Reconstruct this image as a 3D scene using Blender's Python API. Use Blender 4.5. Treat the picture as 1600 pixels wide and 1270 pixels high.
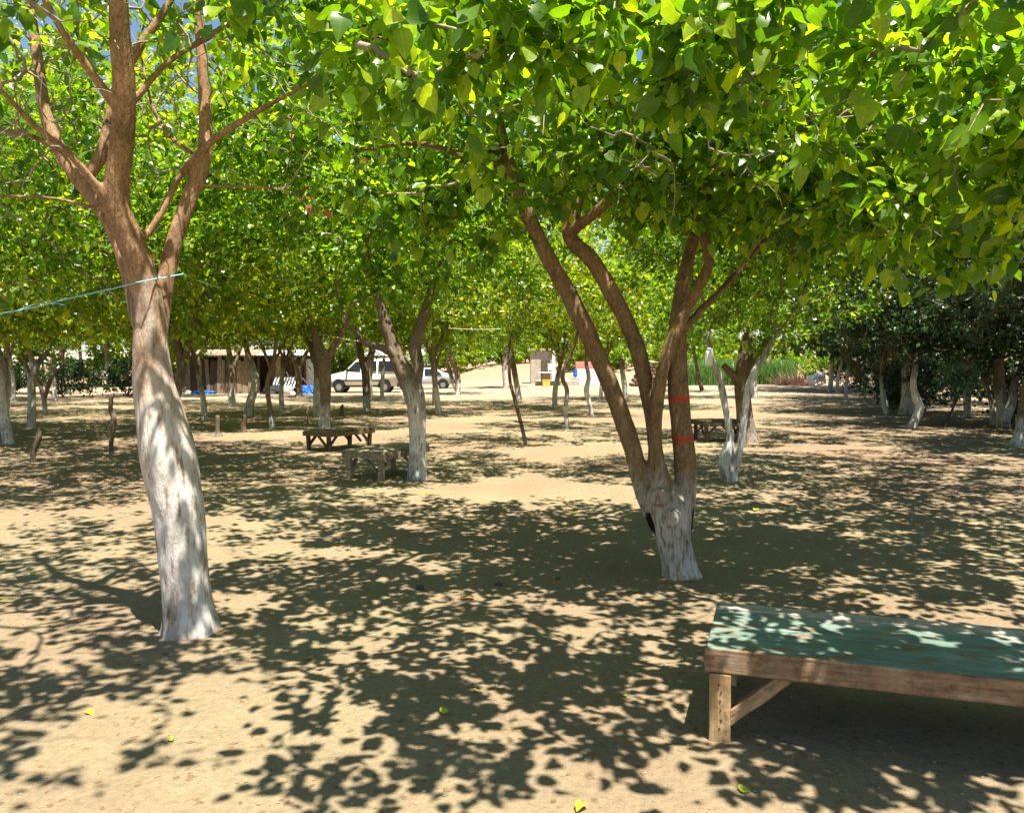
import bpy, bmesh, math, random
import numpy as np
from mathutils import Vector, Matrix

R = math.radians
scene = bpy.context.scene
for o in list(bpy.data.objects):
    bpy.data.objects.remove(o)
COL = scene.collection

# ------------------------------------------------------------------ camera
CAM_H, F_PX, PITCH = 1.65, 1256.0, math.atan(65 / 1256.0)
cam_data = bpy.data.cameras.new('camera')
cam_data.sensor_width = 36.0
cam_data.lens = 36.0 * F_PX / 1600.0
cam_data.clip_start = 0.05
cam_data.clip_end = 3000
cam = bpy.data.objects.new('camera', cam_data)
cam.location = (0, 0, CAM_H)
cam.rotation_euler = (math.pi / 2 - PITCH, 0, 0)
COL.objects.link(cam)
scene.camera = cam

# ------------------------------------------------------------------ sky, sun, exposure
TO_SUN = Vector((0.35, -0.60, 2.0)).normalized()
world = bpy.data.worlds.new('World')
scene.world = world
world.use_nodes = True
wn = world.node_tree
wn.nodes.clear()
w_out = wn.nodes.new('ShaderNodeOutputWorld')
w_bg = wn.nodes.new('ShaderNodeBackground')
w_sky = wn.nodes.new('ShaderNodeTexSky')
w_sky.sky_type = 'NISHITA'
w_sky.sun_disc = False
w_sky.sun_elevation = math.asin(TO_SUN.z)
w_sky.sun_rotation = math.atan2(TO_SUN.x, TO_SUN.y)
w_sky.air_density = 1.0
w_sky.dust_density = 0.1
w_sky.ozone_density = 1.0
w_bg.inputs['Strength'].default_value = 0.058
wn.links.new(w_sky.outputs[0], w_bg.inputs['Color'])
wn.links.new(w_bg.outputs[0], w_out.inputs['Surface'])

sun_data = bpy.data.lights.new('sun', 'SUN')
sun_data.energy = 5.0
sun_data.angle = R(0.53)
sun_data.color = (1.0, 0.95, 0.85)
sun = bpy.data.objects.new('sun', sun_data)
sun.rotation_euler = TO_SUN.to_track_quat('Z', 'Y').to_euler()
sun.location = (5, -8, 30)
COL.objects.link(sun)

scene.view_settings.view_transform = 'Standard'
scene.view_settings.look = 'None'
scene.view_settings.gamma = 1.0
scene.view_settings.exposure = 1.55
scene.view_settings.use_curve_mapping = False
scene.render.engine = 'CYCLES'
scene.cycles.use_denoising = True
scene.cycles.max_bounces = 6
scene.cycles.diffuse_bounces = 3
scene.cycles.glossy_bounces = 2
scene.cycles.transmission_bounces = 4
scene.cycles.caustics_reflective = False
scene.cycles.caustics_refractive = False
scene.cycles.sample_clamp_indirect = 6.0

# ------------------------------------------------------------------ pixel -> place
def ray(px, py):
    dx, v = (px - 800) / F_PX, (635 - py) / F_PX
    c, s = math.cos(PITCH), math.sin(PITCH)
    return np.array([dx, c + v * s, -s + v * c])

def at(px, py, Y):                       # the point on a pixel's line of sight at distance Y
    d = ray(px, py)
    d = d * (Y / d[1])
    return np.array([d[0], d[1], d[2] + CAM_H])

def smooth(a, b, x):
    t = np.clip((x - a) / (b - a), 0, 1)
    return t * t * (3 - 2 * t)

def gz_base(x, y):                       # the lie of the land
    x = np.asarray(x, float); y = np.asarray(y, float)
    z = 0.012 * np.maximum(0, y - 42) * smooth(-9, 2, x)
    z = z + smooth(72, 82, y + 3 * np.sin(x * .11)) * 1.3 * smooth(-14, -6, x)
    return z

def ground(px, py):                      # where a pixel's line of sight meets the ground
    d = ray(px, py)
    t = CAM_H / -d[2]
    for _ in range(12):
        x, y = d[0] * t, d[1] * t
        t = (CAM_H - float(gz_base(x, y))) / -d[2]
    return np.array([d[0] * t, d[1] * t, CAM_H + d[2] * t])

# ------------------------------------------------------------------ value noise
def _h(ix, iy, iz):
    n = (ix * 374761393 + iy * 668265263 + iz * 2147483647 * 3 + iz * 1274126177) & 0xFFFFFFFF
    n = ((n ^ (n >> 13)) * 1274126177) & 0xFFFFFFFF
    n = (n ^ (n >> 16)) & 0xFFFFFFFF
    return n / 4294967295.0

def noise(x, y, z=0.0):
    x, y, z = np.broadcast_arrays(np.asarray(x, float), np.asarray(y, float), np.asarray(z, float))
    ix, iy, iz = (np.floor(a).astype(np.int64) for a in (x, y, z))
    fx, fy, fz = x - ix, y - iy, z - iz
    fx, fy, fz = (f * f * (3 - 2 * f) for f in (fx, fy, fz))
    r = 0
    for a in (0, 1):
        for b in (0, 1):
            for c in (0, 1):
                w = (fx if a else 1 - fx) * (fy if b else 1 - fy) * (fz if c else 1 - fz)
                r = r + w * _h(ix + a, iy + b, iz + c)
    return r * 2 - 1

def gz_fine(x, y):
    x = np.asarray(x, float); y = np.asarray(y, float)
    fade = 1.0 / (1 + (np.maximum(0, y - 6) / 10) ** 2)
    d = noise(x * .5, y * .5, 3.1) * .018 + noise(x * 1.7, y * 1.7, 5.2) * .011
    d = d + noise(x * 4.5, y * 4.5, 1.2) * .010 * fade + noise(x * 11, y * 11, 8.2) * .006 * fade
    return d

def gz(x, y):
    return float(gz_base(x, y) + gz_fine(x, y))

# ------------------------------------------------------------------ node helpers
def nd(nt, kind, **kw):
    n = nt.nodes.new(kind)
    for k, v in kw.items():
        if k.startswith('i_'):
            k = k[2:]
            n.inputs[int(k) if k.isdigit() else k.replace('_', ' ')].default_value = v
        else:
            setattr(n, k, v)
    return n

def new_mat(name):
    m = bpy.data.materials.new(name)
    m.use_nodes = True
    nt = m.node_tree
    nt.nodes.clear()
    out = nt.nodes.new('ShaderNodeOutputMaterial')
    return m, nt, out

def ramp(nt, src, stops):
    n = nt.nodes.new('ShaderNodeValToRGB')
    e = n.color_ramp.elements
    while len(e) < len(stops):
        e.new(0.5)
    for q, (p, c) in zip(e, stops):
        q.position = p
        q.color = tuple(c) + (1,) if len(c) == 3 else c
    nt.links.new(src, n.inputs[0])
    return n.outputs[0]

def mixc(nt, fac, a, b, mode='MIX'):
    n = nt.nodes.new('ShaderNodeMix')
    n.data_type = 'RGBA'
    n.blend_type = mode
    for s, v in ((n.inputs[0], fac), (n.inputs[6], a), (n.inputs[7], b)):
        if isinstance(v, bpy.types.NodeSocket):
            nt.links.new(v, s)
        else:
            s.default_value = v if isinstance(v, (int, float)) else tuple(v) + (1,)
    return n.outputs[2]

def math_n(nt, op, a, b=0.0, c=None, clamp=False):
    n = nt.nodes.new('ShaderNodeMath')
    n.operation = op
    n.use_clamp = clamp
    for s, v in zip(n.inputs, (a, b) if c is None else (a, b, c)):
        if isinstance(v, bpy.types.NodeSocket):
            nt.links.new(v, s)
        else:
            s.default_value = v
    return n.outputs[0]

def tex_noise(nt, vec, scale, detail=4, rough=0.55):
    n = nd(nt, 'ShaderNodeTexNoise')
    n.inputs['Scale'].default_value = scale
    n.inputs['Detail'].default_value = detail
    n.inputs['Roughness'].default_value = rough
    nt.links.new(vec, n.inputs['Vector'])
    return n.outputs['Fac']

def mapping(nt, vec, scale=(1, 1, 1), loc=(0, 0, 0)):
    n = nd(nt, 'ShaderNodeMapping')
    n.inputs['Scale'].default_value = scale
    n.inputs['Location'].default_value = loc
    nt.links.new(vec, n.inputs['Vector'])
    return n.outputs[0]

def coords(nt, which='Object'):
    return nd(nt, 'ShaderNodeTexCoord').outputs[which]

def bump(nt, h, dist, strength=1.0):
    n = nd(nt, 'ShaderNodeBump')
    n.inputs['Distance'].default_value = dist
    n.inputs['Strength'].default_value = strength
    nt.links.new(h, n.inputs['Height'])
    return n.outputs[0]

def bsdf(nt, out, color, rough=0.8, normal=None, metal=0.0, spec=0.3):
    p = nd(nt, 'ShaderNodeBsdfPrincipled')
    for k, v in (('Base Color', color), ('Roughness', rough), ('Metallic', metal), ('Specular IOR Level', spec)):
        if isinstance(v, bpy.types.NodeSocket):
            nt.links.new(v, p.inputs[k])
        else:
            p.inputs[k].default_value = v if isinstance(v, (int, float)) else tuple(v) + (1,)
    if normal is not None:
        nt.links.new(normal, p.inputs['Normal'])
    if out is not None:
        nt.links.new(p.outputs[0], out.inputs['Surface'])
    return p

# ------------------------------------------------------------------ materials
def mat_plain(name, col, rough=0.7, var=0.25, scale=6.0, metal=0.0, spec=0.3):
    m, nt, out = new_mat(name)
    c = coords(nt)
    n = tex_noise(nt, c, scale, 5, 0.6)
    rnd = nd(nt, 'ShaderNodeObjectInfo').outputs['Random']
    dark = tuple(x * (1 - var) for x in col); light = tuple(min(1, x * (1 + var)) for x in col)
    cc = ramp(nt, n, [(0.3, dark), (0.7, light)])
    cc = mixc(nt, math_n(nt, 'MULTIPLY', rnd, var), cc, tuple(x * .6 for x in col))
    bsdf(nt, out, cc, rough, bump(nt, n, 0.004), metal, spec)
    return m

def mat_ground():
    m, nt, out = new_mat('sandy_soil')
    pos = nd(nt, 'ShaderNodeNewGeometry').outputs['Position']
    big = tex_noise(nt, pos, 0.22, 4, 0.6)
    mid = tex_noise(nt, pos, 1.7, 6, 0.65)
    fine = tex_noise(nt, pos, 28, 5, 0.7)
    grit = tex_noise(nt, pos, 190, 3, 0.7)
    col = ramp(nt, big, [(0.36, (0.29, 0.235, 0.132)), (0.50, (0.26, 0.195, 0.118)), (0.64, (0.245, 0.165, 0.105))])
    col = mixc(nt, math_n(nt, 'MULTIPLY', ramp(nt, mid, [(0.42, (0, 0, 0)), (0.7, (1, 1, 1))]), 0.35), col, (0.20, 0.145, 0.085))
    # far clearing is paler, bank is redder
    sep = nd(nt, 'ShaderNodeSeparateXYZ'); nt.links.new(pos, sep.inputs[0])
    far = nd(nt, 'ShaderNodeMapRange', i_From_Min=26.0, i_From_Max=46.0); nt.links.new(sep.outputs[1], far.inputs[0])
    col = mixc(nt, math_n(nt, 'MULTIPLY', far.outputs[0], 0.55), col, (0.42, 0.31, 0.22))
    bk = nd(nt, 'ShaderNodeMapRange', i_From_Min=70.0, i_From_Max=75.0); nt.links.new(sep.outputs[1], bk.inputs[0])
    col = mixc(nt, math_n(nt, 'MULTIPLY', bk.outputs[0], 0.7), col, (0.36, 0.20, 0.12))
    col = mixc(nt, 0.55, col, ramp(nt, fine, [(0.3, (0.30, 0.30, 0.30)), (0.55, (0.5, 0.5, 0.5)), (0.75, (0.64, 0.64, 0.64))]), 'OVERLAY')
    col = mixc(nt, 0.5, col, ramp(nt, grit, [(0.28, (0.2, 0.2, 0.2)), (0.45, (0.5, 0.5, 0.5)), (0.7, (0.62, 0.62, 0.62))]), 'OVERLAY')
    # dark crumbs of soil and dried leaf
    vor = nd(nt, 'ShaderNodeTexVoronoi', i_Scale=34.0); nt.links.new(pos, vor.inputs['Vector'])
    spot = math_n(nt, 'LESS_THAN', vor.outputs['Distance'], 0.13)
    keep = math_n(nt, 'GREATER_THAN', tex_noise(nt, pos, 5.5, 2), 0.56)
    col = mixc(nt, math_n(nt, 'MULTIPLY', math_n(nt, 'MULTIPLY', spot, keep), 0.6), col, (0.10, 0.065, 0.035))
    lump = tex_noise(nt, pos, 9, 4, .6)
    hh = math_n(nt, 'ADD', math_n(nt, 'ADD', math_n(nt, 'MULTIPLY', fine, 0.7), math_n(nt, 'MULTIPLY', grit, 0.25)), math_n(nt, 'MULTIPLY', lump, 1.3))
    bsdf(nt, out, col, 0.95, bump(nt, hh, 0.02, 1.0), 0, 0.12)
    return m

def mat_bark(name, dark=(0.075, 0.055, 0.038), light=(0.25, 0.19, 0.135), white=0.9, marks=None, hollow_shade=None, smoothb=False):
    m, nt, out = new_mat(name)
    c = coords(nt)
    a = mapping(nt, c, (1, 1, 0.22))
    fis = tex_noise(nt, a, 34 if not smoothb else 22, 5, 0.65)
    pat = tex_noise(nt, c, 4.2, 4, 0.6)
    fine = tex_noise(nt, a, 120, 3, 0.6)
    col = ramp(nt, fis, [(0.33, dark), (0.62, light)])
    col = mixc(nt, 0.6, col, ramp(nt, pat, [(0.35, tuple(x * .38 for x in light)), (0.7, light)]))
    spk = tex_noise(nt, mapping(nt, c, (1, 1, .6)), 60, 4, .7)
    col = mixc(nt, 0.7, col, ramp(nt, spk, [(0.34, (.22, .22, .22)), (0.5, (.5, .5, .5)), (0.68, (.66, .66, .66))]), 'OVERLAY')
    att = nd(nt, 'ShaderNodeAttribute', attribute_name='h').outputs['Fac']
    # lime wash: patchy upper edge, flaking along the fissures
    edge = math_n(nt, 'ADD', att, math_n(nt, 'MULTIPLY', math_n(nt, 'SUBTRACT', tex_noise(nt, mapping(nt, c, (1, 1, .35)), 7, 5, .65), 0.5), 1.5))
    wash = nd(nt, 'ShaderNodeMapRange', i_From_Min=1.25, i_From_Max=0.55); nt.links.new(edge, wash.inputs[0])
    flake = ramp(nt, fis, [(0.36, (0.15, 0.15, 0.15)), (0.5, (1, 1, 1))])
    foot = nd(nt, 'ShaderNodeMapRange', i_From_Min=-0.02, i_From_Max=0.10); nt.links.new(edge, foot.inputs[0])
    lime = ramp(nt, pat, [(0.3, (0.40, 0.37, 0.33)), (0.48, (0.60, 0.575, 0.54)), (0.7, (0.74, 0.72, 0.69))])
    fac = math_n(nt, 'MULTIPLY', math_n(nt, 'MULTIPLY', wash.outputs[0], flake), white)
    fac = math_n(nt, 'MULTIPLY', fac, math_n(nt, 'ADD', math_n(nt, 'MULTIPLY', foot.outputs[0], 0.5), 0.5))
    col = mixc(nt, fac, col, lime)
    sep = nd(nt, 'ShaderNodeSeparateXYZ'); nt.links.new(c, sep.inputs[0])
    for (x0, z0, hz) in (marks or []):
        zz = math_n(nt, 'ABSOLUTE', math_n(nt, 'SUBTRACT', math_n(nt, 'ADD', sep.outputs[2], math_n(nt, 'MULTIPLY', math_n(nt, 'SUBTRACT', fis, .5), .09)), z0))
        b = math_n(nt, 'LESS_THAN', zz, hz)
        b = math_n(nt, 'MULTIPLY', b, math_n(nt, 'GREATER_THAN', sep.outputs[0], x0))
        b = math_n(nt, 'MULTIPLY', b, math_n(nt, 'GREATER_THAN', tex_noise(nt, a, 22, 5), 0.41))
        col = mixc(nt, math_n(nt, 'MULTIPLY', b, 0.85), col, (0.50, 0.045, 0.03))
    for (p, rad) in (hollow_shade or []):  # darkness of open hollows, painted as black patches on solid bark
        s = nd(nt, 'ShaderNodeVectorMath', operation='SUBTRACT'); nt.links.new(c, s.inputs[0]); s.inputs[1].default_value = p
        s2 = nd(nt, 'ShaderNodeVectorMath', operation='MULTIPLY'); nt.links.new(s.outputs[0], s2.inputs[0]); s2.inputs[1].default_value = (1, 1, .38)
        ln = nd(nt, 'ShaderNodeVectorMath', operation='LENGTH'); nt.links.new(s2.outputs[0], ln.inputs[0])
        dd = math_n(nt, 'ADD', ln.outputs['Value'], math_n(nt, 'MULTIPLY', math_n(nt, 'SUBTRACT', tex_noise(nt, a, 14, 4, .7), .5), .09))
        mr = nd(nt, 'ShaderNodeMapRange', i_From_Min=rad, i_From_Max=rad * .75); nt.links.new(dd, mr.inputs[0])
        col = mixc(nt, mr.outputs[0], col, (0.012, 0.010, 0.009))
    hgt = math_n(nt, 'ADD', fis, math_n(nt, 'MULTIPLY', fine, 0.3))
    bsdf(nt, out, col, 0.9, bump(nt, hgt, 0.022 if not smoothb else 0.018, 1.0), 0, 0.15)
    return m

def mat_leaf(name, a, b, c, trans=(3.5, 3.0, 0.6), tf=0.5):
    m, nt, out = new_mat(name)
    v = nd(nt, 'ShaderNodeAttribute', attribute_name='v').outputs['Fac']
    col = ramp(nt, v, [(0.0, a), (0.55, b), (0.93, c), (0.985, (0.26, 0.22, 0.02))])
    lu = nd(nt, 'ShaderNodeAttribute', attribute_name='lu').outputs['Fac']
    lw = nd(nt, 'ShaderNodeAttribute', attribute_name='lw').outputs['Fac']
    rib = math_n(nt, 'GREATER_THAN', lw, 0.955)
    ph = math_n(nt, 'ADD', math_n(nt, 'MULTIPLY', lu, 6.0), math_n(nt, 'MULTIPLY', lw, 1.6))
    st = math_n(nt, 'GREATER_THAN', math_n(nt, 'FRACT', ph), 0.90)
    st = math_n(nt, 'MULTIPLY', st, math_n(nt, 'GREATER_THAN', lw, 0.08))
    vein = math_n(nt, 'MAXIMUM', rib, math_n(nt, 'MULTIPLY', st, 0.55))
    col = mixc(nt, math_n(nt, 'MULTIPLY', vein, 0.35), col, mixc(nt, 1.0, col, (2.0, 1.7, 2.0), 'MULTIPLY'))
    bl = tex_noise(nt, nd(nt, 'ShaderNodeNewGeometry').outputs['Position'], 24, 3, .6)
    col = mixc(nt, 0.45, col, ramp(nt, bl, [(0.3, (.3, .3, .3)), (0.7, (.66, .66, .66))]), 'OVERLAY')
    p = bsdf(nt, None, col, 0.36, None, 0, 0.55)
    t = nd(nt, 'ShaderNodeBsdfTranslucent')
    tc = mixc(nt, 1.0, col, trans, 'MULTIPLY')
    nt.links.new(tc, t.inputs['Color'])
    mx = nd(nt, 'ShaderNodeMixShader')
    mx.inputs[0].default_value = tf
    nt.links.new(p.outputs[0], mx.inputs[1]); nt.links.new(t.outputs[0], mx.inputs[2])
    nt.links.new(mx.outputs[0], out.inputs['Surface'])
    return m

def mat_wood(name, dark, light, worn=None, axis=0, scale=9.0, rough=0.8):
    m, nt, out = new_mat(name)
    c = coords(nt)
    rnd = nd(nt, 'ShaderNodeObjectInfo').outputs['Random']
    sh = nd(nt, 'ShaderNodeVectorMath', operation='ADD'); nt.links.new(c, sh.inputs[0])
    cmb = nd(nt, 'ShaderNodeCombineXYZ'); nt.links.new(math_n(nt, 'MULTIPLY', rnd, 37.0), cmb.inputs[0]); nt.links.new(math_n(nt, 'MULTIPLY', rnd, 11.0), cmb.inputs[1])
    nt.links.new(cmb.outputs[0], sh.inputs[1])
    s = [5.0, 5.0, 5.0]; s[axis] = 0.35
    g = tex_noise(nt, mapping(nt, sh.outputs[0], s), scale, 6, 0.65)
    st = tex_noise(nt, sh.outputs[0], 5.0, 5, 0.7)
    col = ramp(nt, g, [(0.32, dark), (0.66, light)])
    col = mixc(nt, math_n(nt, 'MULTIPLY', rnd, 0.45), col, tuple(x * 0.8 for x in dark))
    col = mixc(nt, math_n(nt, 'MULTIPLY', ramp(nt, st, [(0.5, (0, 0, 0)), (0.72, (1, 1, 1))]), 0.6), col, worn or tuple(x * .5 for x in dark))
    blot = tex_noise(nt, sh.outputs[0], 17.0, 5, 0.7)
    col = mixc(nt, 0.75, col, ramp(nt, blot, [(0.3, (.2, .2, .2)), (0.5, (.5, .5, .5)), (0.7, (.68, .68, .68))]), 'OVERLAY')
    kv = nd(nt, 'ShaderNodeTexVoronoi', i_Scale=4.5); nt.links.new(sh.outputs[0], kv.inputs['Vector'])
    kn = nd(nt, 'ShaderNodeMapRange', i_From_Min=0.12, i_From_Max=0.05); nt.links.new(kv.outputs['Distance'], kn.inputs[0])
    col = mixc(nt, math_n(nt, 'MULTIPLY', kn.outputs[0], 0.75), col, tuple(x * .3 for x in dark))
    bsdf(nt, out, col, rough, bump(nt, math_n(nt, 'ADD', g, math_n(nt, 'MULTIPLY', blot, .5)), 0.008, 0.9), 0, 0.2)
    return m

def mat_green_top():
    m, nt, out = new_mat('green_painted_board')
    c = coords(nt)
    g = tex_noise(nt, mapping(nt, c, (0.6, 5.0, 5.0)), 7, 6, 0.65)
    n = tex_noise(nt, c, 3.2, 6, 0.7)
    n2 = tex_noise(nt, mapping(nt, c, (1.2, 3, 3), (3, 1, 0)), 5, 5, 0.7)
    col = ramp(nt, g, [(0.3, (0.075, 0.125, 0.095)), (0.5, (0.13, 0.185, 0.15)), (0.72, (0.25, 0.30, 0.255))])
    col = mixc(nt, ramp(nt, n2, [(0.54, (0, 0, 0)), (0.62, (1, 1, 1))]), col, (0.19, 0.10, 0.055))
    col = mixc(nt, math_n(nt, 'MULTIPLY', ramp(nt, n, [(0.52, (0, 0, 0)), (0.72, (1, 1, 1))]), 0.55), col, (0.30, 0.33, 0.27))
    sep = nd(nt, 'ShaderNodeSeparateXYZ'); nt.links.new(c, sep.inputs[0])
    # paint is worn to bare grey wood along the far edge
    e = math_n(nt, 'ADD', sep.outputs[1], math_n(nt, 'MULTIPLY', math_n(nt, 'SUBTRACT', n, .5), .5))
    mr = nd(nt, 'ShaderNodeMapRange', i_From_Min=0.20, i_From_Max=0.36); nt.links.new(e, mr.inputs[0])
    col = mixc(nt, math_n(nt, 'MULTIPLY', mr.outputs[0], .8), col, (0.40, 0.35, 0.28))
    rr = ramp(nt, n, [(0.3, (.42, .42, .42)), (0.7, (.7, .7, .7))])
    bsdf(nt, out, col, rr, bump(nt, g, 0.003, 0.6), 0, 0.4)
    return m

M = {}
M['ground'] = mat_ground()
M['bark'] = mat_bark('mulberry_bark')
M['bark_brown'] = mat_bark('brown_bark_limed', (0.12, 0.066, 0.035), (0.41, 0.25, 0.135), 0.9, smoothb=True)
M['bark_plain'] = mat_bark('plain_bark', (0.05, 0.034, 0.022), (0.19, 0.135, 0.085), 0.25)
M['bark_white'] = mat_bark('white_limed_bark', white=1.0)
M['twig'] = mat_plain('twig_bark', (0.19, 0.145, 0.095), 0.85, 0.35, 14)
M['twig_dry'] = mat_plain('dry_twig_bark', (0.27, 0.225, 0.17), 0.9, 0.35, 14)
M['leaf'] = mat_leaf('mulberry_leaf', (0.022, 0.072, 0.005), (0.095, 0.20, 0.006), (0.22, 0.32, 0.010), tf=.48)
M['leaf_light'] = mat_leaf('light_mulberry_leaf', (0.045, 0.108, 0.004), (0.130, 0.205, 0.004), (0.26, 0.30, 0.006), tf=.46)
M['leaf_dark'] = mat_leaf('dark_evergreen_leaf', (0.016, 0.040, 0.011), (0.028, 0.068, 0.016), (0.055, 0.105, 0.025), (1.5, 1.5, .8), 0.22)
M['leaf_blue'] = mat_leaf('bluish_sapling_leaf', (0.05, 0.15, 0.08), (0.09, 0.24, 0.13), (0.16, 0.32, 0.19), (1.6, 1.6, 1.2), 0.35)
M['leaf_dry'] = mat_leaf('dry_brown_leaf', (0.20, 0.075, 0.025), (0.28, 0.12, 0.04), (0.33, 0.17, 0.06), (1.4, 1.2, .8), 0.3)
M['leaf_yellow'] = mat_leaf('fallen_yellow_leaf', (0.42, 0.40, 0.03), (0.45, 0.46, 0.03), (0.40, 0.48, 0.05), (1.2, 1.2, .6), 0.2)
M['reed'] = mat_leaf('reed_blade', (0.07, 0.17, 0.035), (0.11, 0.25, 0.05), (0.17, 0.30, 0.08), (1.8, 1.8, 1), 0.35)
M['wood_pale'] = mat_wood('pale_raw_timber', (0.30, 0.185, 0.085), (0.50, 0.35, 0.18), (0.25, 0.14, 0.06), 2)
M['wood_brace'] = mat_wood('raw_timber_brace', (0.26, 0.16, 0.085), (0.45, 0.31, 0.17), None, 0)
M['wood_fascia'] = mat_wood('weathered_brown_board', (0.12, 0.07, 0.038), (0.40, 0.255, 0.145), (0.30, 0.25, 0.19), 0)
M['wood_grey'] = mat_wood('grey_weathered_plank', (0.20, 0.155, 0.105), (0.42, 0.34, 0.24), (0.12, 0.085, 0.055), 1)
M['wood_bleached'] = mat_wood('bleached_edge_board', (0.34, 0.29, 0.22), (0.56, 0.50, 0.42), (0.25, 0.2, 0.15), 0)
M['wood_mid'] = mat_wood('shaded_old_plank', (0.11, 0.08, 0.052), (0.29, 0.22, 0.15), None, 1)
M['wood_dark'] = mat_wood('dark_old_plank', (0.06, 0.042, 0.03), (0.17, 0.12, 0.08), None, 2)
M['wood_shed'] = mat_wood('bleached_slab_wood', (0.16, 0.115, 0.075), (0.42, 0.325, 0.24), (0.08, 0.05, 0.03), 2)
M['green_top'] = mat_green_top()
M['nail'] = mat_plain('rusty_nail', (0.09, 0.045, 0.03), 0.6, 0.3, 30, 0.6)
M['van_paint'] = mat_plain('cream_car_paint', (0.70, 0.68, 0.60), 0.3, 0.05, 2, 0, 0.5)
M['silver_paint'] = mat_plain('silver_car_paint', (0.46, 0.48, 0.52), 0.28, 0.05, 2, 0.5, 0.5)
M['glass'] = mat_plain('dark_car_glass', (0.018, 0.022, 0.024), 0.08, 0.1, 2, 0, 0.6)
M['black'] = mat_plain('black_plastic', (0.02, 0.02, 0.021), 0.6, 0.2, 5)
M['rim'] = mat_plain('grey_wheel_rim', (0.32, 0.32, 0.33), 0.4, 0.1, 5, 0.7)
M['lamp_glass'] = mat_plain('clear_lamp_glass', (0.6, 0.6, 0.58), 0.15, 0.1, 5)
M['red_lens'] = mat_plain('red_lamp_lens', (0.4, 0.02, 0.02), 0.2, 0.1, 5)
M['white'] = mat_plain('white_plastic', (0.78, 0.78, 0.77), 0.45, 0.06, 4)
M['whitewall'] = mat_plain('whitewashed_panel', (0.74, 0.73, 0.74), 0.8, 0.1, 3)
M['tin'] = mat_plain('pale_tin_sheet', (0.55, 0.50, 0.45), 0.5, 0.2, 2, 0.2)
M['concrete'] = mat_plain('rough_concrete', (0.40, 0.34, 0.28), 0.9, 0.2, 3)
M['pinkwall'] = mat_plain('pink_painted_wall', (0.55, 0.22, 0.17), 0.85, 0.15, 3)
M['blue'] = mat_plain('blue_tarpaulin', (0.02, 0.14, 0.55), 0.5, 0.2, 5)
M['cyan_rope'] = mat_plain('pale_blue_twine', (0.25, 0.52, 0.60), 0.7, 0.2, 40)
M['rope'] = mat_plain('pale_cord', (0.48, 0.44, 0.36), 0.8, 0.2, 40)
M['yellow'] = mat_plain('yellow_crate', (0.62, 0.45, 0.06), 0.5, 0.1, 5)
M['pebble'] = mat_plain('pebble', (0.25, 0.20, 0.14), 0.9, 0.3, 60)
M['litter'] = mat_plain('dry_litter', (0.17, 0.105, 0.05), 0.9, 0.4, 40)
M['stone'] = mat_plain('dark_stone', (0.07, 0.06, 0.05), 0.9, 0.3, 30)

# ------------------------------------------------------------------ mesh helpers
def np_mesh(name, verts, faces_list, attrs=None, smooth_=True):
    """faces_list: arrays (n,3) / (n,4) of vertex indices"""
    me = bpy.data.meshes.new(name)
    verts = np.asarray(verts, np.float32)
    me.vertices.add(len(verts))
    me.vertices.foreach_set('co', verts.ravel())
    fl = [np.asarray(f, np.int32) for f in faces_list if len(f)]
    tot = np.concatenate([np.full(len(f), f.shape[1], np.int32) for f in fl])
    loops = np.concatenate([f.ravel() for f in fl])
    st = np.concatenate([[0], np.cumsum(tot)[:-1]]).astype(np.int32)
    me.loops.add(len(loops))
    me.loops.foreach_set('vertex_index', loops)
    me.polygons.add(len(tot))
    me.polygons.foreach_set('loop_start', st)
    me.polygons.foreach_set('loop_total', tot)
    me.polygons.foreach_set('use_smooth', np.full(len(tot), smooth_, bool))
    for k, a in (attrs or {}).items():
        at_ = me.attributes.new(k, 'FLOAT', 'POINT')
        at_.data.foreach_set('value', np.asarray(a, np.float32))
    me.update(calc_edges=True)
    me.validate()
    return me

def link(name, me, mat=None, parent=None, loc=None, rot=None, kind=None):
    o = bpy.data.objects.new(name, me)
    COL.objects.link(o)
    if mat is not None and me is not None and not me.materials:
        me.materials.append(M[mat] if isinstance(mat, str) else mat)
    if parent is not None:
        o.parent = parent
    if loc is not None:
        o.location = loc
    if rot is not None:
        o.rotation_euler = rot
    if kind:
        o['kind'] = kind
    return o

def tag(o, label, cat, group=None):
    o['label'] = label
    o['category'] = cat
    if group:
        o['group'] = group
    return o

def thing(name, label, cat, loc=(0, 0, 0), rz=0.0, group=None):
    o = bpy.data.objects.new(name, None)
    o.empty_display_size = 0.1
    COL.objects.link(o)
    o.location = [float(v) for v in loc]
    o.rotation_euler = (0, 0, rz)
    return tag(o, label, cat, group)

def box_mesh(sx, sy, sz, bevel=0.0, jitter=0.0, seed=0, cuts=0, axis=0):
    bm = bmesh.new()
    bmesh.ops.create_cube(bm, size=1.0)
    for v in bm.verts:
        v.co = Vector((v.co.x * sx, v.co.y * sy, v.co.z * sz))
    if cuts:
        ed = [e for e in bm.edges if abs((e.verts[0].co - e.verts[1].co)[axis]) > 1e-6]
        bmesh.ops.subdivide_edges(bm, edges=ed, cuts=cuts, use_grid_fill=True)
    if jitter:
        rr = random.Random(seed)
        for v in bm.verts:
            v.co += Vector((rr.uniform(-1, 1), rr.uniform(-1, 1), rr.uniform(-1, 1))) * jitter
    if bevel:
        bmesh.ops.bevel(bm, geom=[e for e in bm.edges if e.calc_face_angle(0) > .5], offset=bevel, segments=1, affect='EDGES')
    me = bpy.data.meshes.new('box')
    bm.to_mesh(me); bm.free()
    return me

def box(name, size, loc, mat, parent=None, rot=(0, 0, 0), bevel=0.0, jitter=0.0, seed=0, cuts=0, axis=0):
    return link(name, box_mesh(*size, bevel=bevel, jitter=jitter, seed=seed, cuts=cuts, axis=axis), mat, parent, loc, rot)

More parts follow.
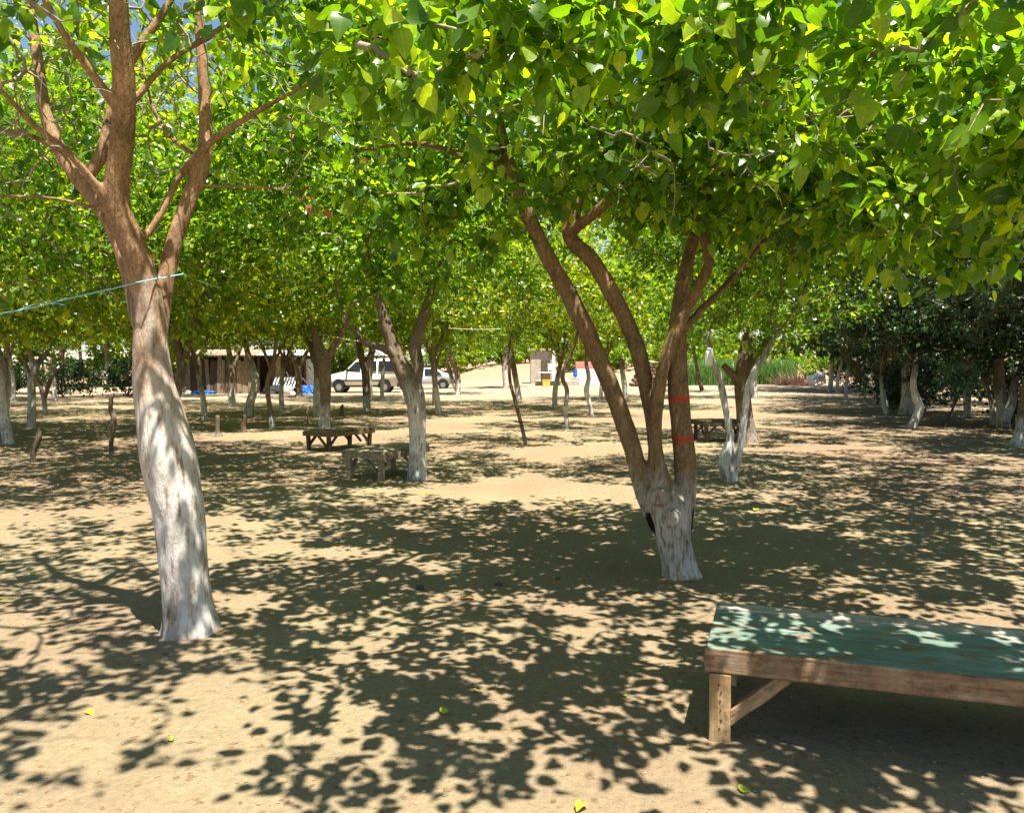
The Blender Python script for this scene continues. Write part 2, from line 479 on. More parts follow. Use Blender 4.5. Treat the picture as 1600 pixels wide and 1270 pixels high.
def frames(pts):
    t = np.gradient(pts, axis=0)
    t /= np.linalg.norm(t, axis=1, keepdims=True) + 1e-9
    ref = np.array([1., 0, 0]) if abs(t[0][0]) < .8 else np.array([0, 1., 0])
    n = np.empty_like(t)
    u = np.cross(t[0], ref); u /= np.linalg.norm(u)
    for i in range(len(t)):
        u = u - t[i] * np.dot(u, t[i])
        u /= np.linalg.norm(u) + 1e-9
        n[i] = u
    return t, n, np.cross(t, n)

def tube_arrays(pts, rad, sides, rough=0.0, seed=0.0, cap=True, flare=0.0):
    pts = np.asarray(pts, float); rad = np.asarray(rad, float)
    t, n, b = frames(pts)
    ang = np.arange(sides) / sides * 2 * np.pi
    ca, sa = np.cos(ang), np.sin(ang)
    d = n[:, None, :] * ca[None, :, None] + b[:, None, :] * sa[None, :, None]
    rr = np.repeat(rad[:, None], sides, 1)
    if rough:
        s = np.concatenate([[0], np.cumsum(np.linalg.norm(np.diff(pts, axis=0), axis=1))])
        S = np.repeat(s[:, None], sides, 1)
        w = noise(ca[None] * 1.3 + seed, sa[None] * 1.3 + seed * .7, S * 2.2) * .9 + noise(ca[None] * 3 + seed, sa[None] * 3, S * 5) * .45
        rr = rr * (1 + rough * w)
        if flare:
            lobes = 0.6 + 0.4 * np.sin(ang * 5 + seed)[None]
            rr = rr * (1 + flare * np.exp(-S / .09) * lobes)
    v = (pts[:, None, :] + d * rr[:, :, None]).reshape(-1, 3)
    k = len(pts)
    i = np.arange(k - 1)[:, None] * sides; j = np.arange(sides)[None]; j2 = (j + 1) % sides
    f = np.stack([i + j, i + j2, i + sides + j2, i + sides + j], -1).reshape(-1, 4)
    tri = np.zeros((0, 3), int)
    if cap:
        v = np.vstack([v, pts[:1], pts[-1:]])
        a, z = k * sides, k * sides + 1
        jj = np.arange(sides)
        tri = np.vstack([np.stack([np.full(sides, a), (jj + 1) % sides, jj], 1),
                         np.stack([np.full(sides, z), (k - 1) * sides + jj, (k - 1) * sides + (jj + 1) % sides], 1)])
    return v, f, tri

def catmull(pts, step):
    P = np.asarray(pts, float)
    P = np.vstack([2 * P[0] - P[1], P, 2 * P[-1] - P[-2]])
    out = []
    for i in range(1, len(P) - 2):
        n = max(1, int(np.linalg.norm(P[i + 1, :3] - P[i, :3]) / step))
        for k in range(n):
            t = k / n
            out.append(.5 * ((2 * P[i]) + (P[i + 1] - P[i - 1]) * t + (2 * P[i - 1] - 5 * P[i] + 4 * P[i + 1] - P[i + 2]) * t * t
                             + (3 * P[i] - P[i - 1] - 3 * P[i + 1] + P[i + 2]) * t ** 3))
    out.append(P[-2])
    return np.array(out)

def merge_tubes(tubes):
    V, Q, T, off = [], [], [], 0
    for v, f, t in tubes:
        V.append(v); Q.append(f + off); T.append(t + off); off += len(v)
    return np.vstack(V), np.vstack(Q), np.vstack(T)

# ------------------------------------------------------------------ leaves
def leaf_templates(kind):
    if kind == 'near':
        mid = [(0, 0), (.30, 0), (.62, 0), (1, 0)]
        o = [(-.06, .15), (.03, .33), (.27, .43), (.57, .345), (.86, .115)]
        v = [(x, 0) for x, _ in mid] + o + [(x, -y) for x, y in o]
        q, t = [], []
        L, Rr = 4, 9
        t += [(0, L + 1, L), (0, Rr, Rr + 1)]
        q += [(0, 1, L + 2, L + 1), (1, 2, L + 3, L + 2), (2, 3, L + 4, L + 3)]
        q += [(0, Rr + 1, Rr + 2, 1), (1, Rr + 2, Rr + 3, 2), (2, Rr + 3, Rr + 4, 3)]
        return np.array(v, float), np.array(q), np.array(t)
    if kind == 'far':
        return np.array([(0, 0), (.42, .40), (1, 0), (.42, -.40)], float), np.array([(0, 3, 2, 1)]), np.zeros((0, 3), int)
    v = [(0, 0), (.22, .37), (.66, .28), (1, 0), (.66, -.28), (.22, -.37)]
    return np.array(v, float), np.array([(0, 3, 2, 1), (0, 5, 4, 3)]), np.zeros((0, 3), int)

def leaf_frames(dirs, nrm):
    X = dirs / (np.linalg.norm(dirs, axis=1, keepdims=True) + 1e-9)
    Z = nrm - X * np.sum(nrm * X, 1, keepdims=True)
    Z /= np.linalg.norm(Z, axis=1, keepdims=True) + 1e-9
    return X, np.cross(Z, X), Z

def leaf_marks(n):                      # where each vertex lies on its leaf, for the veins
    tv, _, _ = leaf_templates('near')
    return {'lu': np.tile(tv[:, 0], n), 'lw': np.tile(1 - np.abs(tv[:, 1]) / .45, n)}

def leaves_arrays(pos, dirs, nrm, size, rng, kind='mid'):
    tv, q, t = leaf_templates(kind)
    X, Y, Z = leaf_frames(dirs, nrm)
    n, k = len(pos), len(tv)
    fold = rng.uniform(.0, .6, n)[:, None]; curl = rng.uniform(-.15, .7, n)[:, None]
    wid = rng.uniform(.8, 1.12, n)[:, None]
    x = np.repeat(tv[None, :, 0], n, 0); y = tv[None, :, 1] * wid
    y = y * (1 + rng.normal(0, .07, y.shape)); x = x + rng.normal(0, .022, x.shape)
    twist = rng.normal(0, .35, n)[:, None]
    z = np.abs(y) * fold - curl * x * x * .6 + np.sin(y * 9 + x * 7 + pos[:, :1] * 50) * .045 + twist * x * y
    V = pos[:, None] + size[:, None, None] * (X[:, None] * x[..., None] + Y[:, None] * y[..., None] + Z[:, None] * z[..., None])
    off = (np.arange(n) * k)[:, None, None]
    Q = (q[None] + off).reshape(-1, 4)
    T = (t[None] + off).reshape(-1, 3) if len(t) else np.zeros((0, 3), int)
    return V.reshape(-1, 3), Q, T, k

_rl = np.random.default_rng(77)
LEAF_MESH = {}
def single_leaf_meshes(mat):
    if mat not in LEAF_MESH:
        out = []
        for i in range(16):
            v, q, t, k = leaves_arrays(np.zeros((1, 3)), np.array([[1., 0, 0]]), np.array([[0, 0, 1.]]), np.ones(1), _rl, 'near')
            me = np_mesh('leaf', v, [q, t], {'v': np.full(len(v), (i + .5) / 17), **leaf_marks(1)})
            me.materials.append(M[mat])
            out.append(me)
        LEAF_MESH[mat] = out
    return LEAF_MESH[mat]

# ------------------------------------------------------------------ growing a tree
class Grow:
    def __init__(self, rng):
        self.rng = rng
        self.p = np.zeros((60000, 3)); self.d = np.zeros((60000, 3)); self.par = np.full(60000, -1)
        self.ok = np.zeros(60000, bool); self.n = 0; self.chains = []; self.bare = []

    def add(self, p, d, par, ok):
        i = self.n
        self.p[i] = p; self.d[i] = d; self.par[i] = par; self.ok[i] = ok
        self.n += 1
        return i

    def limb(self, pts, frm):
        t, _, _ = frames(pts)
        last = -1
        for k in range(len(pts)):
            last = self.add(pts[k], t[k], last, k >= frm * (len(pts) - 1))

    def reach(self, targets, step, flags=None):
        rng = self.rng
        base = self.p[:self.n][self.ok[:self.n]]
        dist = np.array([np.min(np.sum((base - q) ** 2, 1)) for q in targets])
        for qi in np.argsort(dist):
            q = targets[qi]
            P = self.p[:self.n]
            dv = q - P
            D = np.sqrt(np.sum(dv * dv, 1)) + 1e-6
            back = -np.sum(dv * self.d[:self.n], 1) / D
            cost = D * (1 + .35 * np.clip(back + .2, 0, 1)) + 0.25 * np.clip(P[:, 2] - q[2], 0, 2)
            cost[~self.ok[:self.n]] += 1e6
            i = int(np.argmin(cost))
            dd = D[i]
            if dd < .04:
                continue
            to = dv[i] / dd
            c = P[i] + dd * .45 * (self.d[i] * .55 + to * .6 + np.array([0, 0, .18]))
            k = max(2, int(dd / step) + 1)
            tt = np.linspace(0, 1, k + 1)[1:, None]
            pts = (1 - tt) ** 2 * P[i] + 2 * tt * (1 - tt) * c + tt ** 2 * q
            pts = pts + rng.normal(0, .028, pts.shape) * min(1, dd)
            ids = [i]
            last = i
            for s in range(k):
                prev = self.p[last]
                dr = pts[s] - prev; dr /= np.linalg.norm(dr) + 1e-9
                last = self.add(pts[s], dr, last, True)
                ids.append(last)
            self.chains.append(ids); self.bare.append(flags is not None and bool(flags[qi]))

    def radii(self, rt, expo=.42, cap=.017):
        tips = np.zeros(self.n)
        for ch in self.chains:
            tips[ch[-1]] += 1
        for i in range(self.n - 1, -1, -1):
            if self.par[i] >= 0:
                tips[self.par[i]] += tips[i]
        return np.minimum(rt * np.maximum(1, tips) ** expo, cap)

def in_ellipsoid(rng, c, r, n, shell=.5):
    v = rng.normal(size=(n, 3)); v /= np.linalg.norm(v, axis=1, keepdims=True)
    u = rng.uniform(0, 1, n) ** shell
    return np.asarray(c) + v * u[:, None] * np.asarray(r)

def stems_px(stem, Y0):                 # [(px, py, dY, width_px)] -> points and radii
    pts = np.array([at(a, b, Y0 + c) for a, b, c, w in stem])
    rad = np.array([w / 2 / F_PX * (Y0 + c) for a, b, c, w in stem])
    return pts, rad

def remesh(me, vox, passes=2):
    o = bpy.data.objects.new('tmp', me); COL.objects.link(o)
    md = o.modifiers.new('r', 'REMESH'); md.mode = 'VOXEL'; md.voxel_size = vox; md.use_smooth_shade = True
    sm = o.modifiers.new('s', 'SMOOTH'); sm.iterations = passes; sm.factor = .5
    dg = bpy.context.evaluated_depsgraph_get()
    out = bpy.data.meshes.new_from_object(o.evaluated_get(dg))
    bpy.data.objects.remove(o)
    return out

def tree(name, label, base, stems, ells, seed, leaf='leaf', bark='bark', paint=1.2, twig='twig', sides=12, leaf_kind='mid',
         leaf_n=40, leaf_size=.085, step=.22, rt=.0035, vox=None, frm=.45, ring=.06, rough=.07, group=None, picked=0,
         flare=.35, spread=.11, bare=0.0, bmat=None, cat='tree', dead=0, droop=.35, twig_sides=4):
    """stems: list of (points Nx3 world, radii N); ells: list of (centre world, radii, attractors)"""
    rng = np.random.default_rng(seed)
    base = np.array([base[0], base[1], gz(base[0], base[1])])
    root = thing(name, label, cat, base, 0, group)
    g = Grow(rng)
    tubes = []
    for k, (pts, rad) in enumerate(stems):
        c = catmull(np.column_stack([pts - base, rad]), ring)
        if k == 0:
            c = np.vstack([[c[0, 0], c[0, 1], -.10, c[0, 3] * 1.02], c])
        tubes.append(tube_arrays(c[:, :3], np.maximum(c[:, 3], .004), sides, rough, seed * 1.7 + k * 3.1, True, flare if k == 0 else 0))
        cc = catmull(pts - base, step * .7)
        g.limb(cc, frm if k == 0 else .25)
    V, Q, T = merge_tubes(tubes)
    me = np_mesh('trunk', V, [Q, T])
    if vox:
        me = remesh(me, vox)
        co = np.empty(len(me.vertices) * 3, np.float32); me.vertices.foreach_get('co', co); V = co.reshape(-1, 3)
        nr = np.empty(len(me.vertices) * 3, np.float32); me.vertices.foreach_get('normal', nr); nr = nr.reshape(-1, 3)
        w = noise(V[:, 0] * 26 + seed, V[:, 1] * 26, V[:, 2] * 5) * .5 + noise(V[:, 0] * 60, V[:, 1] * 60 + seed, V[:, 2] * 11) * .3
        w = w + noise(V[:, 0] * 9, V[:, 1] * 9, V[:, 2] * 4 + seed) * .8
        fade = np.clip(1.25 - V[:, 2] / 3.2, .35, 1)
        V = V + nr * (w * .0085 * fade)[:, None]
        me.vertices.foreach_set('co', V.astype(np.float32).ravel())
    if 'h' not in me.attributes:
        a = me.attributes.new('h', 'FLOAT', 'POINT')
        a.data.foreach_set('value', (np.asarray(V)[:, 2] / max(paint, .01)).astype(np.float32))
    me.materials.clear()
    for p in me.polygons:
        p.use_smooth = True
    link('trunk', me, bmat or bark, root)
    # branches reach for points spread through the crown
    tg = np.vstack([in_ellipsoid(rng, np.asarray(e[0]) - base, e[1], e[2]) for e in ells])
    g.reach(tg, step, np.concatenate([np.full(e[2], len(e) > 3) for e in ells]))
    rad = g.radii(rt)
    tb = []
    for ch in g.chains:
        r = rad[ch].copy(); r[0] = r[1] if len(r) > 1 else r[0]
        r[-1] *= .55
        tb.append(tube_arrays(g.p[ch], r, twig_sides if r[0] < .012 else twig_sides + 2, 0, 0, False))
    V, Q, T = merge_tubes(tb)
    link('branches', np_mesh('branches', V, [Q, T]), twig, root, kind='stuff')
    # leaves along the outer part of each shoot
    P, D, N = [], [], []
    for ch, no_leaf in zip(g.chains, g.bare):
        if no_leaf or (bare and rng.random() < bare):
            continue
        pts = g.p[ch]
        n = rng.poisson(leaf_n * (.5 + .5 * min(1.6, np.linalg.norm(pts[-1] - pts[0]) / .8)))
        if n == 0:
            continue
        u = rng.uniform(.12, 1.06, n) ** .75 * (len(pts) - 1)
        i0 = np.clip(u.astype(int), 0, len(pts) - 2); f = (u - i0)[:, None]
        p = pts[i0] * (1 - f) + pts[i0 + 1] * f
        dr = pts[i0 + 1] - pts[i0]; dr /= np.linalg.norm(dr, axis=1, keepdims=True) + 1e-9
        side = rng.normal(size=(n, 3)); side /= np.linalg.norm(side, axis=1, keepdims=True)
        p = p + side * (np.abs(rng.normal(0, spread, n)) + .015)[:, None]
        P.append(p); D.append(side * .8 + dr * .5 + np.array([0, 0, -1.0]) * (droop * rng.uniform(-.3, 2.0, n))[:, None] + rng.normal(0, .3, (n, 3)))
        N.append(np.array([.12, -.15, 1.0]) + rng.normal(0, .60, (n, 3)))
    P, D, N = np.vstack(P), np.vstack(D), np.vstack(N)
    S = leaf_size * rng.uniform(.42, 1.3, len(P))
    val = np.clip(rng.beta(1.15, 1.3, len(P)) * .96 + (rng.random(len(P)) < .006) * .6, 0, 1)
    pick = np.zeros(len(P), bool)
    if picked:
        Wp = P + base
        c, s = math.cos(PITCH), math.sin(PITCH)
        fw = Wp[:, 1] * c - (Wp[:, 2] - CAM_H) * s
        up = Wp[:, 1] * s + (Wp[:, 2] - CAM_H) * c
        px = 800 + F_PX * Wp[:, 0] / np.maximum(fw, .01); py = 635 - F_PX * up / np.maximum(fw, .01)
        vis = (fw > .3) & (px > -20) & (px < 1620) & (py > -20) & (py < 1290)
        sc = np.where(vis, S / np.maximum(fw, .3), 0)
        pick[np.argsort(-sc)[:picked]] = True
        pick &= sc > 0
        ms = single_leaf_meshes(leaf)
        X, Y_, Z = leaf_frames(D, N)
        for i in np.nonzero(pick)[0]:
            mt = Matrix(np.column_stack([X[i] * S[i], Y_[i] * S[i], Z[i] * S[i]]).tolist()).to_4x4()
            mt.translation = Vector(P[i])
            o = bpy.data.objects.new('leaf', ms[min(15, int(val[i] * 16))])
            COL.objects.link(o)
            o.parent = root
            o.matrix_basis = mt
    k = ~pick
    V, Q, T, kk = leaves_arrays(P[k], D[k], N[k], S[k], rng, leaf_kind)
    link('crown', np_mesh('crown', V, [Q, T], {'v': np.repeat(val[k], kk), **(leaf_marks(int(k.sum())) if leaf_kind == 'near' else {})}), leaf, root, kind='stuff')
    if dead:
        dl = [g.chains[i][-1] for i in rng.choice(len(g.chains), dead, False)]
    return root, g, base

def copy_tree(root, loc, rz, scale, label, group):
    r = root.copy(); COL.objects.link(r)
    r.location = [float(v) for v in loc]; r.rotation_euler = (0, 0, rz); r.scale = (scale,) * 3
    r['label'] = label; r['group'] = group
    for ch in root.children:
        c = ch.copy(); COL.objects.link(c); c.parent = r
    return r

# ================================================================== THE SETTING
def axis(dense0, dense1, step, lo, hi, grow=1.13):
    mid = list(np.arange(dense0, dense1 + 1e-6, step))
    a, s = [], step
    x = dense1
    while x < hi:
        s *= grow; x += s; a.append(x)
    b, s = [], step
    x = dense0
    while x > lo:
        s *= grow; x -= s; b.append(x)
    return np.array(b[::-1] + mid + a)
gx, gy = axis(-5.5, 5.5, .045, -700, 700, 1.06), axis(1.6, 10.5, .045, -60, 900, 1.035)
GX, GY = np.meshgrid(gx, gy)
GZ = gz_base(GX, GY) + gz_fine(GX, GY)
nx, ny = len(gx), len(gy)
ii = (np.arange(ny - 1)[:, None] * nx + np.arange(nx - 1)[None]).ravel()
link('ground', np_mesh('ground', np.column_stack([GX.ravel(), GY.ravel(), GZ.ravel()]),
     [np.stack([ii, ii + 1, ii + nx + 1, ii + nx], 1)]), 'ground', kind='structure')

# ================================================================== THE TWO NEAR TREES
# --- mulberry on the left: limewashed trunk, brown limbs, thin crown
b1 = ground(296, 985); Y1 = b1[1]
t1_stems = [(p_, r_ * (1 if k_ == 0 else .92)) for k_, (p_, r_) in enumerate(stems_px(s, Y1) for s in [
    [(296, 988, 0, 80), (292, 930, 0, 73), (286, 860, 0, 73), (277, 790, 0, 78), (262, 710, 0, 84), (251, 655, 0, 76), (240, 600, 0, 62), (235, 555, 0, 54), (233, 500, 0, 49),
     (222, 430, -.03, 45), (203, 375, -.06, 41), (186, 335, -.10, 39), (182, 290, -.14, 37), (192, 215, -.2, 36), (194, 130, -.28, 33), (188, 50, -.36, 30), (180, -60, -.48, 25), (165, -190, -.6, 16)],
    [(238, 560, .03, 34), (222, 500, .05, 36), (207, 435, .10, 35), (186, 370, .15, 33), (160, 325, .20, 31), (128, 282, .25, 29), (97, 240, .3, 24), (72, 180, .36, 20), (58, 90, .42, 17), (40, -40, .5, 13), (20, -160, .6, 8)],
    [(250, 590, .02, 36), (248, 530, .05, 30), (256, 455, .10, 29), (272, 380, .16, 28), (296, 310, .22, 27), (319, 245, .26, 24), (320, 160, .3, 20), (314, 70, .34, 18), (306, -30, .4, 14), (300, -150, .5, 9)],
    [(186, 345, -.1, 18), (150, 290, -.2, 15), (105, 238, -.32, 13), (52, 195, -.45, 11), (0, 140, -.55, 9), (-90, 60, -.7, 6)],
    [(132, 285, .26, 20), (160, 238, .30, 21), (178, 165, .36, 19), (205, 95, .42, 17), (258, 15, .5, 13), (300, -70, .6, 9)],
    [(183, 170, -.22, 17), (140, 110, -.35, 15), (105, 60, -.48, 13), (70, 0, -.6, 11), (20, -110, -.75, 7)],
    [(215, 385, .02, 13), (248, 338, .10, 13), (286, 268, .18, 12), (330, 222, .2, 12), (390, 182, .1, 10), (470, 138, 0, 7), (560, 95, -.2, 4)],
    [(207, 160, -.2, 12), (262, 98, -.1, 11), (335, 52, 0, 10), (420, -5, .1, 8), (520, -80, .2, 5)],
    [(316, 290, .23, 7), (370, 292, .2, 6), (440, 297, .1, 5), (490, 330, 0, 3.5)],
    [(168, 330, -.1, 8), (80, 310, -.25, 7), (0, 306, -.4, 6), (-120, 290, -.6, 4)],
    [(300, 240, .26, 8), (268, 215, .4, 8), (238, 165, .55, 7), (215, 60, .7, 5)],
    [(88, 232, .32, 10), (40, 210, .3, 9), (-40, 195, .25, 6)],
])]
E = lambda x, y, z, rx, ry, rz, n, *b: ((x, y, z), (rx, ry, rz), n) + b
tree('mulberry_tree', 'thick leaning trunk limewashed white below, bare orange brown limbs, blue twine tied across', b1, t1_stems,
     [E(-2.8, 4.9, 4.8, 1.9, 1.4, .75, 170), E(-1.5, 3.0, 4.7, 1.4, .9, .5, 85), E(-1.7, 2.35, 4.4, .9, .5, .3, 34), E(-1.2, 2.0, 4.4, 1.3, .3, .2, 18), E(-3.4, 4.6, 3.7, .9, 1.0, .7, 60), E(-1.5, 5.2, 4.0, .8, .8, .5, 40), E(-2.05, 3.1, 3.2, .6, .35, .22, 22), E(-1.25, 3.6, 4.1, .7, .6, .5, 40),
      E(-3.6, 6.5, 4.6, 1.5, 1.1, .5, 90), E(-2.3, 4.6, 3.75, 1.2, .5, .35, 30), E(-2.9, 5.0, 3.2, 1.1, .8, .7, 170, 1), E(-1.5, 5.2, 3.2, .8, .7, .5, 36, 1), E(-3.4, 4.9, 2.5, .6, .6, .35, 14, 1), E(-2.6, 4.6, 3.6, 1.5, .9, .5, 110, 1)],
     11, 'leaf', 'bark_brown', 1.75, 'twig_dry', 28, 'near', 16, .092, .16, .0032, .013, .62, .03, .055, None, 300, .6, .09, .25)

t1_root = bpy.data.objects['mulberry_tree']
rdl = np.random.default_rng(3)
for (px, py, dy) in [(470, 310, .05), (476, 318, .03), (483, 322, .02), (490, 330, 0), (478, 312, .02), (495, 336, 0), (505, 328, 0), (300, 12, .35), (290, 8, .35)]:
    q = at(px + rdl.normal(0, 3), py + rdl.normal(0, 3), Y1 + dy) - np.array(t1_root.location)
    lf_ = link('dry_leaf', single_leaf_meshes('leaf_dry')[int(rdl.integers(0, 16))], None, t1_root, q, tuple(rdl.uniform(-1.5, 1.5, 3)))
    lf_.scale = (.06,) * 3
# --- mulberry on the right: four stems from a knotty limewashed stool
b2 = ground(1062, 900); Y2 = b2[1]
t2_stems = [(p_, r_ * .9) for p_, r_ in (stems_px(s, Y2) for s in [
    [(1064, 905, 0, 62), (1060, 880, 0, 58), (1054, 850, 0, 60), (1047, 815, 0, 66), (1042, 785, 0, 70), (1030, 750, 0, 40), (1024, 700, 0, 24), (1026, 640, 0, 22), (1036, 575, -.02, 22),
     (1056, 515, -.05, 22), (1088, 455, -.08, 20), (1108, 405, -.10, 19), (1090, 340, -.05, 18), (1082, 270, 0, 16), (1060, 170, .05, 13), (1020, 40, .1, 9)],
    [(1056, 850, .02, 40), (1028, 815, .03, 33), (1008, 775, .03, 30), (992, 715, .04, 30), (968, 640, .05, 31), (936, 560, .06, 31), (896, 475, .05, 30), (858, 405, .04, 27), (825, 335, .02, 25), (797, 260, 0, 22), (775, 170, -.05, 18), (760, 60, -.1, 13), (740, -60, -.1, 8)],
    [(1040, 790, .06, 30), (1026, 720, .08, 25), (1016, 640, .1, 25), (996, 545, .12, 28), (965, 475, .12, 29), (928, 410, .10, 27), (890, 368, .08, 26), (905, 310, .1, 22), (930, 230, .12, 18), (960, 120, .2, 13), (980, 0, .3, 9)],
    [(1058, 840, .06, 46), (1070, 790, .06, 38), (1070, 720, .06, 37), (1062, 640, .06, 36), (1058, 560, .06, 34), (1060, 490, .10, 29), (1074, 410, .22, 22), (1100, 320, .35, 17), (1140, 220, .45, 14), (1180, 100, .6, 11), (1230, -40, .7, 7)],
    [(884, 366, .06, 22), (920, 340, -.1, 19), (960, 305, -.25, 17), (995, 258, -.45, 14), (1010, 170, -.9, 11), (1040, 60, -1.5, 9), (1060, -120, -2.2, 6)],
    [(1052, 800, .0, 44), (1049, 806, -.12, 36), (1046, 812, -.215, 29)],
    [(1040, 784, .02, 40), (1033, 778, -.10, 36), (1028, 776, -.19, 30)],
    [(1062, 520, .1, 17), (1100, 480, .3, 14), (1140, 440, .6, 11), (1210, 360, 1.0, 9), (1300, 270, 1.3, 6)],
    [(797, 262, 0, 14), (740, 250, -.2, 12), (660, 225, -.4, 9), (560, 235, -.6, 6)],
    [(1085, 300, 0, 14), (1180, 250, -.6, 13), (1290, 190, -1.2, 12), (1420, 150, -1.8, 9), (1520, 140, -2.2, 6)],
    [(775, 170, -.05, 14), (700, 110, -1.0, 12), (640, 90, -1.8, 9), (600, 60, -2.4, 7), (560, 70, -2.8, 5)],
    [(1060, 170, .05, 11), (1100, 120, -.8, 10), (1160, 80, -1.8, 8), (1230, 0, -2.6, 7)],
])]
bx2 = np.array([b2[0], b2[1], 0])
def loc2(px, py, dy=0): return tuple(at(px, py, Y2 + dy) - np.array([b2[0], b2[1], gz(b2[0], b2[1])]))
xD = loc2(1040, 623)[0]
M['bark_marked'] = mat_bark('mulberry_bark_with_red_bands', (0.085, 0.05, 0.026), (0.31, 0.20, 0.105), 0.68,
    marks=[(xD, loc2(1060, 624)[2], .018), (xD, loc2(1060, 687)[2], .018)],
    hollow_shade=[(loc2(1019, 815, -.01), .058), (loc2(1087, 818, 0), .047)])  # the dark gaps either side of the foot, shade put into the bark colour
t2_ells = [E(0.5, 3.3, 2.98, 1.5, .9, .34, 130), E(2.5, 3.6, 2.75, 1.2, 1.0, .42, 150), E(0.9, 3.9, 2.95, 1.2, .8, .4, 70, 1), E(2.2, 4.4, 3.0, 1.2, .9, .5, 50, 1), E(2.7, 2.35, 3.1, 1.0, .6, .25, 60), E(.5, 2.3, 3.15, 1.3, .35, .2, 26), E(2.0, 2.4, 3.1, .7, .4, .2, 46), E(-2.0, 8.3, 4.3, 1.4, 1.3, .7, 90), E(1.4, 5.6, 4.1, 2.7, 2.1, 1.1, 390), E(1.6, 6.6, 3.2, 1.2, 1.0, .6, 100), E(2.7, 6.2, 2.9, 1.2, 1.0, .6, 90), E(.4, 6.6, 3.4, 1.0, .9, .5, 60), E(-.6, 6.8, 3.0, 1.0, .8, .5, 60), E(.75, 5.3, 3.05, 1.2, .6, .42, 70), E(1.95, 5.4, 2.85, .9, .6, .42, 60), E(1.0, 4.6, 2.8, 1.2, .6, .4, 50, 1), E(-0.5, 4.6, 3.6, 1.15, 1.2, .75, 100),
           E(3.3, 5.8, 3.6, 1.4, 1.5, .95, 130), E(-0.9, 7.4, 4.1, 1.6, 1.6, .95, 120), E(2.35, 4.4, 2.35, .55, .5, .32, 24), E(0.9, 7.6, 3.6, 1.8, 1.2, .8, 100), E(2.6, 7.8, 3.8, 1.8, 1.4, 1.0, 110)]
_, g2, _ = tree('mulberry_tree', 'forked mulberry of several slanting stems, red paint bands on one, limewashed knotty base', b2, t2_stems, t2_ells,
     22, 'leaf', 'bark_marked', .70, 'twig_dry', 26, 'near', 31, .092, .18, .0028, .013, .5, .03, .06, None, 300, .65, .10, .04, bmat=M['bark_marked'])

# --- neighbours whose trunks stand beside the view but whose crowns hang into it
def auto_stems(base, rng, h=1.6, r=.11, n=3, lean=.25, rise=2.6):
    b = np.array([base[0], base[1], gz(base[0], base[1])])
    l = rng.normal(0, lean * .4, 2)
    top = b + np.array([l[0], l[1], h])
    st = [(np.array([b, b + np.array([l[0] * .3 + rng.normal(0, .04), l[1] * .3, h * .4]), b + np.array([l[0] * .7 + rng.normal(0, .05), l[1] * .7, h * .75]), top]), np.array([r * 1.1, r, r * .9, r * .85]))]
    a0 = rng.uniform(0, 6.28)
    for k in range(n):
        a = a0 + k * 6.283 / n + rng.normal(0, .3)
        d = np.array([math.cos(a), math.sin(a), 0])
        sp = rng.uniform(.5, .9)
        p = [b + np.array([l[0] * .8, l[1] * .8, h * .82]), top + d * .18 * sp + [0, 0, .25], top + d * .55 * sp + [0, 0, .75], top + d * .95 * sp + [0, 0, rise * .5], top + d * 1.2 * sp + [0, 0, rise * .72]]
        st.append((np.array(p), np.array([r * .6, r * .6, r * .5, r * .36, r * .15])))
    return st

rg = np.random.default_rng(5)
br = (5.6, 7.2)
tree('mulberry_tree', 'leafy mulberry whose bright crown hangs over the far end of the green platform', br, auto_stems(br, rg, 1.7, .12), [E(4.6, 6.9, 4.0, 2.5, 2.4, 1.3, 430), E(3.9, 4.9, 3.35, 1.0, 1.0, .6, 60)],
     31, 'leaf', 'bark', 1.0, 'twig', 16, 'near', 30, .092, .2, picked=300, bare=.04)
br = (8.6, 11.2)
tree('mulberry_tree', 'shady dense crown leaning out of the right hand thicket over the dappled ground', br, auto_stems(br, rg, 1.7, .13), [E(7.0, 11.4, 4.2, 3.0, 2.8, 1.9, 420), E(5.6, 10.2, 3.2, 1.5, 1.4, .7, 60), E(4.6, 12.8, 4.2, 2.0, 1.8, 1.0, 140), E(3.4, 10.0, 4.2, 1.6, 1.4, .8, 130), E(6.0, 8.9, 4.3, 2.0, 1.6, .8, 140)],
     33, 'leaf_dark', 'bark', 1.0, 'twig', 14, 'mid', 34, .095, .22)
bl = (-7.9, 10.8)
tree('mulberry_tree', 'dark green crown reaching in low behind the blue twine, trunk out of sight', bl, auto_stems(bl, rg, 1.7, .13), [E(-7.0, 10.6, 4.0, 3.0, 2.4, 1.7, 400), E(-5.0, 10.9, 3.3, 1.7, 1.6, .8, 130), E(-5.2, 8.7, 4.2, 1.7, 1.4, .7, 150), E(-4.3, 12.6, 4.0, 1.8, 1.5, .8, 150), E(-5.0, 10.5, 2.7, 1.8, 1.4, .5, 50, 1)],
     32, 'leaf', 'bark_white', 1.2, 'twig', 14, 'mid', 26, .095, .22)

